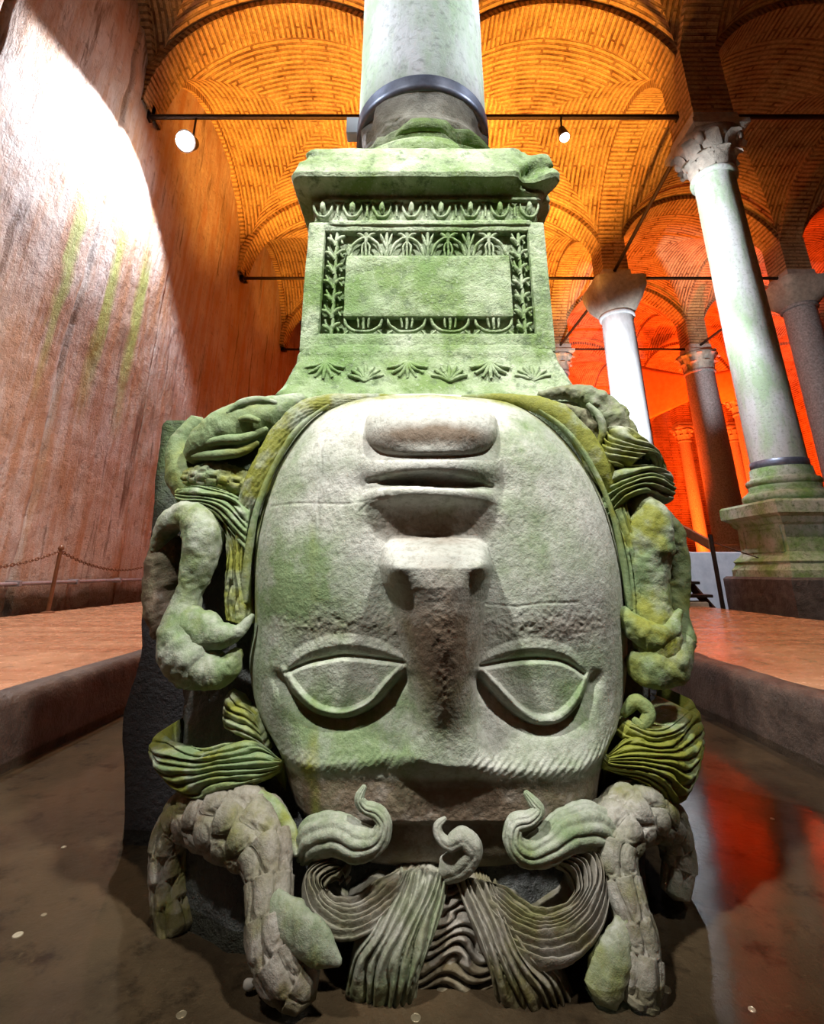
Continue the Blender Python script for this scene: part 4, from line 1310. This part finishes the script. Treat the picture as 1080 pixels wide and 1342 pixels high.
def rough_box(name, x0, x1, y0, y1, z0, z1, parent, mat='ped', step=0.009, amp=0.003, r=0.008):
    V = []; F = []; off = 0
    lo = np.array([x0, y0, z0]); hi = np.array([x1, y1, z1])
    for ax in range(3):
        o1, o2 = [k for k in range(3) if k != ax]
        n1 = max(2, int((hi[o1] - lo[o1]) / step) + 1); n2 = max(2, int((hi[o2] - lo[o2]) / step) + 1)
        for side in (0, 1):
            A, B = np.meshgrid(np.linspace(lo[o1], hi[o1], n1), np.linspace(lo[o2], hi[o2], n2), indexing='ij')
            p = np.zeros((n1, n2, 3)); p[..., o1] = A; p[..., o2] = B; p[..., ax] = hi[ax] if side else lo[ax]
            V.append(p.reshape(-1, 3))
            f = grid_faces(n1, n2)
            if (side == 1) == (ax == 1): f = f[:, ::-1]
            F.append(f + off); off += n1 * n2
    V = np.vstack(V)
    inner = np.clip(V, lo + r, hi - r)
    d = V - inner; ln = np.linalg.norm(d, axis=1)[:, None]
    V = inner + d / np.maximum(ln, 1e-9) * r
    nn = noise(V[:, 0] * 24, V[:, 1] * 24, V[:, 2] * 24, 4) * amp + noise(V[:, 0] * 6, V[:, 1] * 6, V[:, 2] * 6, 2) * amp
    V[:, 1] += nn; V[:, 0] += nn * 0.5; V[:, 2] += nn * 0.3
    return obj(name, raw_mesh(name, V, np.vstack(F)), M[mat], parent)


def fx(px, py): return at(px, py, PF)[0]
def fz(px, py): return at(px, py, PF)[2]


ox0, ox1 = PX - 0.372, PX + 0.372
oz0, oz1 = fz(560, 436), fz(560, 302)
ix0, ix1 = PX - 0.292, PX + 0.300
iz0, iz1 = fz(560, 414), fz(560, 333)
DB = PF + 0.04
rough_box('frame_border', PX - HWD, ox0, PF, DB, 1.405, 1.93, PED)
rough_box('frame_border', ox1, PX + HWD, PF, DB, 1.405, 1.93, PED)
rough_box('frame_border', ox0 - 0.01, ox1 + 0.01, PF + 0.001, DB, 1.405, oz0, PED)
rough_box('frame_border', ox0 - 0.01, ox1 + 0.01, PF + 0.001, DB, oz1, 1.93, PED)
rough_box('panel', ix0, ix1, PF + 0.003, DB, iz0, iz1, PED, amp=0.004)


def strokes(name, lines, y, parent, mat='ped', seg=7):
    """relief carving: a set of tapering raised ridges making one ornament; lines of (x, z, r)"""
    b_v = []; b_f = []; off = 0
    for ln in lines:
        Q = catmull([(p[0], p[1], p[2]) for p in ln], 4 * len(ln) + 2)
        P3 = np.column_stack([Q[:, 0], np.full(len(Q), y), Q[:, 1]]); R = np.maximum(Q[:, 2], 0.0015)
        Tn = np.gradient(P3, axis=0); Tn /= np.linalg.norm(Tn, axis=1)[:, None] + 1e-9
        N = np.tile(np.array([0, -1.0, 0]), (len(Q), 1)); B = np.cross(Tn, N)
        an = np.linspace(0, 2 * math.pi, seg, endpoint=False)
        V = P3[:, None, :] + (np.cos(an)[None, :, None] * N[:, None, :] * 1.5 + np.sin(an)[None, :, None] * B[:, None, :]) * R[:, None, None]
        V = V.reshape(-1, 3)
        V += (0.003 * noise(V[:, 0] * 60, V[:, 1] * 60, V[:, 2] * 60, 2))[:, None]
        b_v.append(V); b_f.append(grid_faces(len(Q), seg, True) + off); off += len(V)
    return obj(name, raw_mesh(name, np.vstack(b_v), np.vstack(b_f)), M[mat], parent)


# egg-and-dart row under the cornice
ex = np.linspace(PX - 0.385, PX + 0.385, 8)
for k, x in enumerate(ex):
    y = PYC - (HWD - 0.004)
    zc = 1.984
    strokes('egg_shell', [[(x - 0.034, zc + 0.036, 0.003), (x - 0.032, zc + 0.004, 0.005), (x - 0.017, zc - 0.026, 0.005), (x, zc - 0.034, 0.006), (x + 0.017, zc - 0.026, 0.005), (x + 0.032, zc + 0.004, 0.005), (x + 0.034, zc + 0.036, 0.003)]], y, PED)
    strokes('egg', [[(x, zc + 0.030, 0.006), (x, zc + 0.012, 0.011), (x, zc - 0.008, 0.009), (x, zc - 0.022, 0.003)]], y - 0.004, PED)
    if k < 7:
        xm = x + (ex[1] - ex[0]) / 2
        strokes('dart', [[(xm - 0.012, zc + 0.030, 0.003), (xm, zc + 0.020, 0.005), (xm + 0.012, zc + 0.030, 0.003)], [(xm, zc + 0.02, 0.005), (xm, zc - 0.030, 0.003)]], y, PED)

# leaf frieze around the panel
YR = PF + 0.016
zt0, zt1 = iz1 + 0.003, oz1 - 0.003
mh = zt1 - zt0
mx = np.linspace(ix0 + 0.07, ix1 - 0.07, 4)
for x in mx:
    strokes('leaf_carving', [
        [(x - 0.062, zt0, 0.004), (x - 0.048, zt0 + 0.45 * mh, 0.006), (x - 0.020, zt0 + 0.74 * mh, 0.006), (x, zt0 + 0.78 * mh, 0.007), (x + 0.020, zt0 + 0.74 * mh, 0.006), (x + 0.048, zt0 + 0.45 * mh, 0.006), (x + 0.062, zt0, 0.004)],
        [(x, zt0, 0.004), (x, zt0 + 0.5 * mh, 0.005), (x, zt1 - 0.004, 0.010)],
        [(x, zt0 + 0.72 * mh, 0.006), (x - 0.020, zt1 - 0.006, 0.007), (x - 0.036, zt1, 0.004)],
        [(x, zt0 + 0.72 * mh, 0.006), (x + 0.020, zt1 - 0.006, 0.007), (x + 0.036, zt1, 0.004)],
        [(x - 0.012, zt0, 0.003), (x - 0.014, zt0 + 0.4 * mh, 0.004), (x - 0.004, zt0 + 0.62 * mh, 0.003)],
        [(x + 0.012, zt0, 0.003), (x + 0.014, zt0 + 0.4 * mh, 0.004), (x + 0.004, zt0 + 0.62 * mh, 0.003)]], YR, PED)
for x in (mx[:-1] + mx[1:]) / 2:
    strokes('dart_carving', [[(x, zt0, 0.003), (x, zt0 + 0.5 * mh, 0.005), (x, zt1, 0.007)], [(x, zt0 + 0.3 * mh, 0.003), (x - 0.014, zt0 + 0.75 * mh, 0.005), (x - 0.022, zt1, 0.003)], [(x, zt0 + 0.3 * mh, 0.003), (x + 0.014, zt0 + 0.75 * mh, 0.005), (x + 0.022, zt1, 0.003)]], YR, PED)
zb0, zb1 = oz0 + 0.003, iz0 - 0.002
mh2 = zb1 - zb0
for x in mx:
    strokes('leaf_carving', [
        [(x - 0.066, zb1, 0.004), (x - 0.056, zb0 + 0.5 * mh2, 0.006), (x - 0.030, zb0 + 0.18 * mh2, 0.006), (x, zb0 + 0.12 * mh2, 0.006), (x + 0.030, zb0 + 0.18 * mh2, 0.006), (x + 0.056, zb0 + 0.5 * mh2, 0.006), (x + 0.066, zb1, 0.004)],
        [(x, zb1, 0.006), (x, zb0 + 0.3 * mh2, 0.004)],
        [(x - 0.020, zb1, 0.005), (x - 0.016, zb0 + 0.4 * mh2, 0.003)], [(x + 0.020, zb1, 0.005), (x + 0.016, zb0 + 0.4 * mh2, 0.003)],
        [(x - 0.05, zb0 + 0.2 * mh2, 0.004), (x - 0.066, zb0 - 0.004, 0.005)], [(x + 0.05, zb0 + 0.2 * mh2, 0.004), (x + 0.066, zb0 - 0.004, 0.005)]], YR, PED)
# climbing leaves on both sides of the panel
for sgn, xa, xb in ((-1, ox0, ix0), (1, ix1, ox1)):
    xm = (xa + xb) / 2; hw = (xb - xa) / 2 - 0.002
    nz_ = 7
    for k in range(nz_):
        z0 = oz0 + (oz1 - oz0) * k / nz_; dz = (oz1 - oz0) / nz_
        w = hw * (0.95 if k % 2 else 0.8)
        strokes('leaf_carving', [
            [(xm, z0, 0.007), (xm + 0.004, z0 + dz, 0.006)],
            [(xm, z0 + 0.1 * dz, 0.006), (xm - 0.5 * w, z0 + 0.45 * dz, 0.008), (xm - w, z0 + 0.6 * dz, 0.005)],
            [(xm, z0 + 0.3 * dz, 0.006), (xm + 0.5 * w, z0 + 0.6 * dz, 0.008), (xm + w, z0 + 0.75 * dz, 0.005)],
            [(xm - 0.45 * w, z0 + 0.42 * dz, 0.005), (xm - 0.8 * w, z0 + 0.95 * dz, 0.004)],
            [(xm + 0.45 * w, z0 + 0.58 * dz, 0.005), (xm + 0.85 * w, z0 + 0.2 * dz, 0.004)]], YR, PED)
# palmettes on the foot moulding
for k, x in enumerate(np.linspace(PX - 0.34, PX + 0.34, 6)):
    ls = []
    up = k % 2
    for j in range(-3, 4):
        a = j * 0.36
        if up:
            ls.append([(x, 1.285, 0.004), (x + 0.035 * math.sin(a), 1.285 + 0.035 * math.cos(a), 0.007), (x + 0.062 * math.sin(a * 1.15), 1.285 + 0.062 * math.cos(a * 1.1), 0.005)])
        else:
            ls.append([(x, 1.365, 0.004), (x + 0.035 * math.sin(a), 1.365 - 0.04 * math.cos(a), 0.007), (x + 0.070 * math.sin(a * 1.15), 1.365 - 0.07 * math.cos(a * 1.1), 0.005)])
    o = strokes('palmette', ls, 1.522, PED)
    me = o.data
    for v in me.vertices:                                  # lean with the flare of the moulding
        v.co.y -= max(0.0, (1.37 - v.co.z)) * 0.30

# ------------------------------------------------------------------ column standing on the pedestal
COLM = thing('stone_column', 'pale green marble column bound with a steel band, standing on the carved pedestal', 'column', (PX, PYC, 2.26))
CYC = PYC + 0.015


def round_part(name, prof, mat, amp=0.004, seg=120, chip=0.0, step=0.02, parent=COLM):
    prof = np.array(prof, float)
    L = np.concatenate([[0], np.cumsum(np.linalg.norm(np.diff(prof, axis=0), axis=1))])
    ss = np.unique(np.concatenate([np.arange(0, L[-1], step), L]))
    rr = np.interp(ss, L, prof[:, 0]); zz = np.interp(ss, L, prof[:, 1])
    an = np.linspace(0, 2 * math.pi, seg, endpoint=False)
    A, Rr = np.meshgrid(an, rr); _, Zz = np.meshgrid(an, zz)
    X = np.cos(A); Y = np.sin(A)
    dn = amp * noise(X * 4, Y * 4, Zz * 9, 4)
    if chip:
        dn = dn - chip * np.clip(noise(X * 2.2 + 4, Y * 2.2, Zz * 6, 3) - 0.05, 0, 1)
    V = np.stack([PX + X * (Rr + dn), CYC + Y * (Rr + dn), Zz], -1).reshape(-1, 3)
    k = len(V)
    V = np.vstack([V, [PX, CYC, zz[0]], [PX, CYC, zz[-1]]])
    j = np.arange(seg); j2 = (j + 1) % seg; b0 = (len(zz) - 1) * seg
    return obj(name, raw_mesh(name, V, [grid_faces(len(zz), seg, True), np.stack([np.full(seg, k), j2, j], -1), np.stack([np.full(seg, k + 1), b0 + j, b0 + j2], -1)]), M[mat], parent)


def tor(zc, r0, h, n=9):
    return [(r0 + 0.9 * h * math.cos(-math.pi / 2 + math.pi * i / (n - 1)), zc + h * math.sin(-math.pi / 2 + math.pi * i / (n - 1))) for i in range(n)]


M['nearshaft'] = mat_green_shaft()
round_part('torus', tor(2.325, 0.37, 0.065), 'ped', 0.006, chip=0.12, step=0.008)
round_part('scotia', [(0.37, 2.385), (0.345, 2.41), (0.335, 2.44), (0.345, 2.47)], 'ped', 0.006, chip=0.05, step=0.008)
round_part('torus', tor(2.505, 0.335, 0.036), 'ped', 0.006, chip=0.10, step=0.006)
round_part('broken_shaft_foot', [(0.335, 2.53), (0.335, 2.57), (0.327, 2.60), (0.325, 2.76)], 'foot_stone', 0.010, chip=0.07, step=0.008)
round_part('shaft', [(0.322, 2.74), (0.320, 4.5), (0.312, 7.6)], 'nearshaft', 0.003, step=0.05)
round_part('metal_band', [(0.318, 2.722), (0.331, 2.724), (0.331, 2.812), (0.318, 2.814)], 'band', 0.0, step=0.05)
round_part('capital', [(0.312, 7.58), (0.35, 7.6), (0.35, 7.66), (0.32, 7.68), (0.36, 8.0), (0.52, 8.25), (0.52, ZS)], 'capital', 0.01, step=0.05)
springer(PX, CYC, ZS - 0.02)
br = MB().box(PX - 0.385, PX - 0.325, CYC - 0.03, CYC + 0.03, 2.80, 2.91, 0.006).build('band_clamp', M['white_paint'], COLM)
# ------------------------------------------------------------------ tie rods
def rod(p, q, label, group):
    t = thing('tie_rod', label, 'tie rod', ((p[0] + q[0]) / 2, (p[1] + q[1]) / 2, p[2]), group)
    MB().bar(p, q, 0.045, 8).build('bar', M['iron'], t)
    for e in (p, q):
        MB().box(e[0] - 0.06, e[0] + 0.06, e[1] - 0.06, e[1] + 0.06, e[2] - 0.08, e[2] + 0.08, 0.01).build('anchor_plate', M['iron'], t)


zr = ZS - 0.03
g_ = 0.30
rod((-4.7, 6.8, zr), (0.25 - g_, 6.8, zr), 'dark iron tie rod from the plaster wall, holding the brightest lamp', None)
rod((0.25 + g_, 6.8, zr), (5.05 - g_, 6.8, zr), 'dark iron tie rod holding the small hanging lamp', None)
rod((5.05 + g_, 6.8, zr), (10.3 - g_, 6.8, zr), 'dark iron tie rod running on past the leafy capital, away from the lamps', None)
rod((-4.7, 11.9, zr), (0.25 - g_, 11.9, zr), 'second-row iron tie rod meeting the plaster wall', None)
rod((0.25 + g_, 11.9, zr), (5.5 - g_, 11.9, zr), 'second-row iron tie rod between carved pedestal and white column', None)
rod((5.5 + g_, 11.9, zr), (10.45 - g_, 11.9, zr), 'second-row iron tie rod from the white column to the shaded grey one', None)
rod((-4.7, 16.5, zr), (0.25 - g_, 16.5, zr), 'third-row iron tie rod meeting the plaster wall', None)
rod((0.25 + g_, 16.5, zr), (5.3 - g_, 16.5, zr), 'third-row iron tie rod between carved pedestal and white column', None)
rod((5.3 + g_, 16.5, zr), (10.3 - g_, 16.5, zr), 'third-row iron tie rod between white and granite columns', None)
rod((5.08, 6.72 + g_, zr), (5.45, 11.9 - g_, zr), 'iron tie rod receding from the leafy capital to the white column', None)
rod((5.5, 11.9 + g_, zr), (5.3, 16.5 - g_, zr), 'iron tie rod receding behind the white column, seen as a slanting bar', None)
rod((5.3 + g_, 21.4, zr), (10.3 - g_, 21.4, zr), 'far red-lit iron tie rod in the fifth row', None)
rod((10.45, 11.9 + g_, zr), (10.3, 16.5 - g_, zr), 'iron tie rod receding to the dark granite column', None)

# ------------------------------------------------------------------ lamps
def hanging_lamp(p, top, label, bulb, r=0.085, tilt=(0, 0, -1)):
    p = Vector(p); d = Vector(tilt).normalized()
    t = thing('hanging_lamp', label, 'lamp', p)
    MB().bar((p.x, 6.8, top + 0.05), p - d * 0.22, 0.018, 8).build('stem', M['iron'], t)
    MB().bar(p - d * 0.24, p, r * 0.7, 16, r * 1.15).build('housing', M['iron'], t, smooth=False)
    g = MB().lathe([(0.01, -r * 0.9), (r * 0.5, -r * 0.78), (r * 0.85, -r * 0.4), (r * 0.98, 0.0), (r * 0.9, 0.02)], (0, 0, 0), 20)
    qd = Vector((0, 0, -1)).rotation_difference(d)
    g.v = [tuple(p + qd @ Vector(v)) for v in g.v]
    g.build('bulb', bulb, t, smooth=True)
    return t


LP = at(243, 185, 6.6)
hanging_lamp(LP, zr, 'dazzling white spot lamp hung beside the plaster wall', M['bulb'], 0.16, (-0.12, -0.75, -0.6))
lamp('wall_spot', 'SPOT', (LP[0] - 0.05, LP[1] - 0.2, LP[2] - 0.12), (0.90, 0.93, 1.0), 1350, (-5.6, 5.4, 3.6), 132, 0.25, 0.06)
L2 = at(740, 180, 6.75)
hanging_lamp(L2, zr, 'small lit lamp hanging from the tie rod beside the green pedestal', M['bulb_dim'], 0.085, (0.1, -0.2, -1))

# ------------------------------------------------------------------ chain fence on the left walkway and pipe on the wall
def chain_post(x, y, label):
    t = thing('chain_post', label, 'post', (x, y, PLAT))
    MB().bar((x, y, PLAT - 0.005), (x, y, PLAT + 0.72), 0.022, 10).build('pole', M['rail'], t)
    MB().lathe([(0.03, 0), (0.036, 0.02), (0.02, 0.05), (0.004, 0.06)], (x, y, PLAT + 0.71), 12).build('cap', M['rail'], t, smooth=True)
    MB().lathe([(0.07, 0), (0.07, 0.012), (0.03, 0.02)], (x, y, PLAT - 0.002), 16).build('foot_plate', M['rail'], t)


PY = [3.6, 6.25, 9.0]
chain_post(-4.27, 6.25, 'slim rusty post holding the barrier chain by the plaster wall')
chain_post(-4.27, 3.6, 'slim post at the near end of the barrier chain')
chain_post(-4.27, 9.0, 'slim post half hidden behind the stone slab')


def link_mesh():
    b = []
    nu, nv = 14, 6
    for i in range(nu):
        a = 2 * math.pi * i / nu
        cx_, cy_ = 0.030 * math.cos(a), 0.016 * math.sin(a)
        for j in range(nv):
            q = 2 * math.pi * j / nv
            rr = 0.006
            b.append((cx_ + rr * math.cos(q) * math.cos(a), cy_ + rr * math.cos(q) * math.sin(a), rr * math.sin(q)))
    F = []
    for i in range(nu):
        for j in range(nv):
            F.append((i * nv + j, ((i + 1) % nu) * nv + j, ((i + 1) % nu) * nv + (j + 1) % nv, i * nv + (j + 1) % nv))
    return raw_mesh('chain_link', np.array(b), np.array(F))


LINK = link_mesh(); LINK.materials.append(M['rail'])
for a, b, lab in ((0, 1, 'barrier chain swagging toward the near post'), (1, 2, 'barrier chain swagging behind the stone slab')):
    t = thing('barrier_chain', lab, 'chain', (-4.27, (PY[a] + PY[b]) / 2, PLAT + 0.4))
    n = 62
    pts = []
    for k in range(n + 1):
        f = k / n
        pts.append(Vector((-4.27, PY[a] + (PY[b] - PY[a]) * f, PLAT + 0.70 - 0.22 * 4 * f * (1 - f))))
    for k in range(n):
        c = (pts[k] + pts[k + 1]) / 2; d = pts[k + 1] - pts[k]
        o = bpy.data.objects.new('chain_link', LINK); COL.objects.link(o)
        o.parent = t; o.location = c - t.location
        q = Vector((1, 0, 0)).rotation_difference(d.normalized())
        from mathutils import Quaternion
        o.rotation_mode = 'QUATERNION'
        o.rotation_quaternion = q @ Quaternion((1, 0, 0), math.pi / 2 * (k % 2))

t = thing('wall_pipe', 'thin grey pipe clipped along the foot of the plaster wall', 'pipe', (-4.6, 8, 0.55))
b = MB()
pts = catmull([(-4.58, -3, 0.56), (-4.58, 4, 0.555), (-4.59, 6.4, 0.56), (-4.58, 8, 0.565), (-4.60, 11, 0.56), (-4.58, 18, 0.56)], 40)
for k in range(39):
    b.bar(pts[k], pts[k + 1], 0.022, 8)
b.build('tube', M['pipe'], t)
for y in np.arange(4.0, 13, 1.05):
    MB().box(-4.72, -4.55, y - 0.02, y + 0.02, 0.53, 0.595, 0.005).build('clip', M['pipe'], t)

# ------------------------------------------------------------------ steps and handrail at the end of the right walkway
t = thing('metal_steps', 'dark steel steps rising at the end of the right walkway', 'steps', (3.9, 7.6, 0))
for k in range(4):
    MB().box(3.0, 4.22, 7.40 + 0.28 * k, 7.70 + 0.28 * k, PLAT + 0.11 + 0.17 * k, PLAT + 0.15 + 0.17 * k, 0.006).build('tread', M['iron'], t)
for x in (3.02, 4.18):
    b = MB(); b.v = [(x, 7.36, PLAT - 0.02), (x, 7.6, PLAT - 0.02), (x, 8.62, PLAT + 0.66), (x, 8.38, PLAT + 0.66), (x + 0.03, 7.36, PLAT - 0.02), (x + 0.03, 7.6, PLAT - 0.02), (x + 0.03, 8.62, PLAT + 0.66), (x + 0.03, 8.38, PLAT + 0.66)]
    b.f = [(3, 2, 1, 0), (4, 5, 6, 7), (0, 1, 5, 4), (1, 2, 6, 5), (2, 3, 7, 6), (3, 0, 4, 7)]
    b.build('stringer', M['iron'], t)
t = thing('handrail', 'brown sloping handrail on thin dark posts above the steel steps', 'handrail', (4.15, 7.4, 0))
ra, rb = Vector((4.27, 7.35, H + 0.36)), Vector((4.27, 9.6, H + 1.25))
b = MB()
dz = Vector((0, 0, 0.07))
b.v = [ra + Vector((-0.02, 0, 0)) - dz, ra + Vector((0.03, 0, 0)) - dz, rb + Vector((0.03, 0, 0)) - dz, rb + Vector((-0.02, 0, 0)) - dz,
       ra + Vector((-0.02, 0, 0)) + dz, ra + Vector((0.03, 0, 0)) + dz, rb + Vector((0.03, 0, 0)) + dz, rb + Vector((-0.02, 0, 0)) + dz]
b.f = [(3, 2, 1, 0), (4, 5, 6, 7), (0, 1, 5, 4), (1, 2, 6, 5), (2, 3, 7, 6), (3, 0, 4, 7)]
b.build('rail', M['rail'], t)
MB().bar((4.3, 7.35, -0.03), (4.3, 7.35, H + 0.50), 0.03, 8).build('post', M['iron'], t)
MB().bar((4.3, 8.5, -0.03), (4.3, 8.5, H + 0.85), 0.03, 8).build('post', M['iron'], t)
MB().bar((4.3, 7.35, H + 0.40), (4.575, 6.72, H + 0.14), 0.008, 6).build('cable', M['iron'], t)

wl = MB().box(4.35, 6.6, 9.0, 9.4, -0.05, H + 0.32, 0.02).build('low_wall', M['white_paint'])
tag(wl, 'low whitewashed wall behind the steel steps', 'wall')
fb = MB().box(3.75, 4.15, 7.42, 7.62, PLAT - 0.24, PLAT + 0.06, 0.02).build('stone_block', M['capital'])
tag(fb, 'small pale stone block under the steel steps', 'stone')

# canvas sheets hung in the red hall
def sheet(pts, label):
    P4 = [np.array(at(*p)) for p in pts]
    n = 14
    V = []
    for i in range(n):
        for j in range(n):
            a, b_ = i / (n - 1), j / (n - 1)
            q = (P4[0] * (1 - a) + P4[1] * a) * (1 - b_) + (P4[3] * (1 - a) + P4[2] * a) * b_
            q = q + np.array([0, 0, -0.35 * 4 * a * (1 - a) * b_ * (1 - b_) * 2])
            V.append(q)
    t = thing('canvas_canopy', label, 'canopy', P4[0])
    o = obj('canvas_sheet', raw_mesh('canvas_sheet', np.array(V), grid_faces(n, n)), M['canopy'], t)
    md = o.modifiers.new('thickness', 'SOLIDIFY'); md.thickness = 0.02
    for c in (P4[0], P4[1]):
        MB().bar(c, (c[0], c[1], ZS + 2.5), 0.012, 6).build('cord', M['iron'], t)


sheet([(832, 478, 19.0), (905, 492, 19.4), (905, 525, 20.4), (850, 550, 20.0)], 'slanted orange canvas sheet left of the granite column')
sheet([(930, 490, 19.4), (985, 478, 19.0), (985, 520, 20.2), (938, 530, 20.4)], 'slanted orange canvas sheet right of the granite column')

# ------------------------------------------------------------------ coins and pebbles in the shallow water
def coin(px, py, r, label, mat='coin'):
    p = atz(px, py, -0.030)
    b = MB().lathe([(r * 0.9, -0.006), (r, -0.005), (r, -0.0035), (r * 0.92, -0.003), (r * 0.82, -0.0036), (r * 0.05, -0.0034)], p, 24)
    o = b.build('coin', M[mat], smooth=False)
    tag(o, label, 'coin')


coin(24, 1222, 0.010, 'bright pale coin lying alone on the pool floor left of the head')
coin(545, 1330, 0.009, 'dull round coin below the middle of the hair', 'dullcoin')
coin(238, 1326, 0.009, 'dull coin near the snake-coil foot', 'dullcoin')
coin(84, 1108, 0.007, 'tiny pale coin near the dark slab', 'coin')
coin(58, 1196, 0.006, 'tiny coin beyond the bright pale coin', 'dullcoin')
coin(1012, 1071, 0.006, 'tiny bright coin in the red reflection', 'coin')
coin(872, 1293, 0.010, 'dull coin right of the scaly snake foot', 'dullcoin')
coin(985, 1319, 0.006, 'tiny pale coin at the right near the foreground', 'coin')
for px, py, lab in ((326, 1284, 'wet pale pebble under the scaly snake head'), (802, 1290, 'wet pale pebble between the mossy wedge and the scaly foot')):
    p = atz(px, py, -0.012)
    n = 10
    V = []
    for i in range(n + 1):
        ph = math.pi * i / n
        for j in range(16):
            a = 2 * math.pi * j / 16
            V.append((p[0] + 0.012 * math.sin(ph) * math.cos(a), p[1] + 0.008 * math.sin(ph) * math.sin(a), p[2] - 0.008 + 0.009 * math.cos(ph)))
    V = np.array(V); V += (0.003 * noise(V[:, 0] * 60, V[:, 1] * 60, V[:, 2] * 60))[:, None]
    o = obj('pebble', raw_mesh('pebble', V, grid_faces(n + 1, 16, True)), M['foam'])
    tag(o, lab, 'pebble')
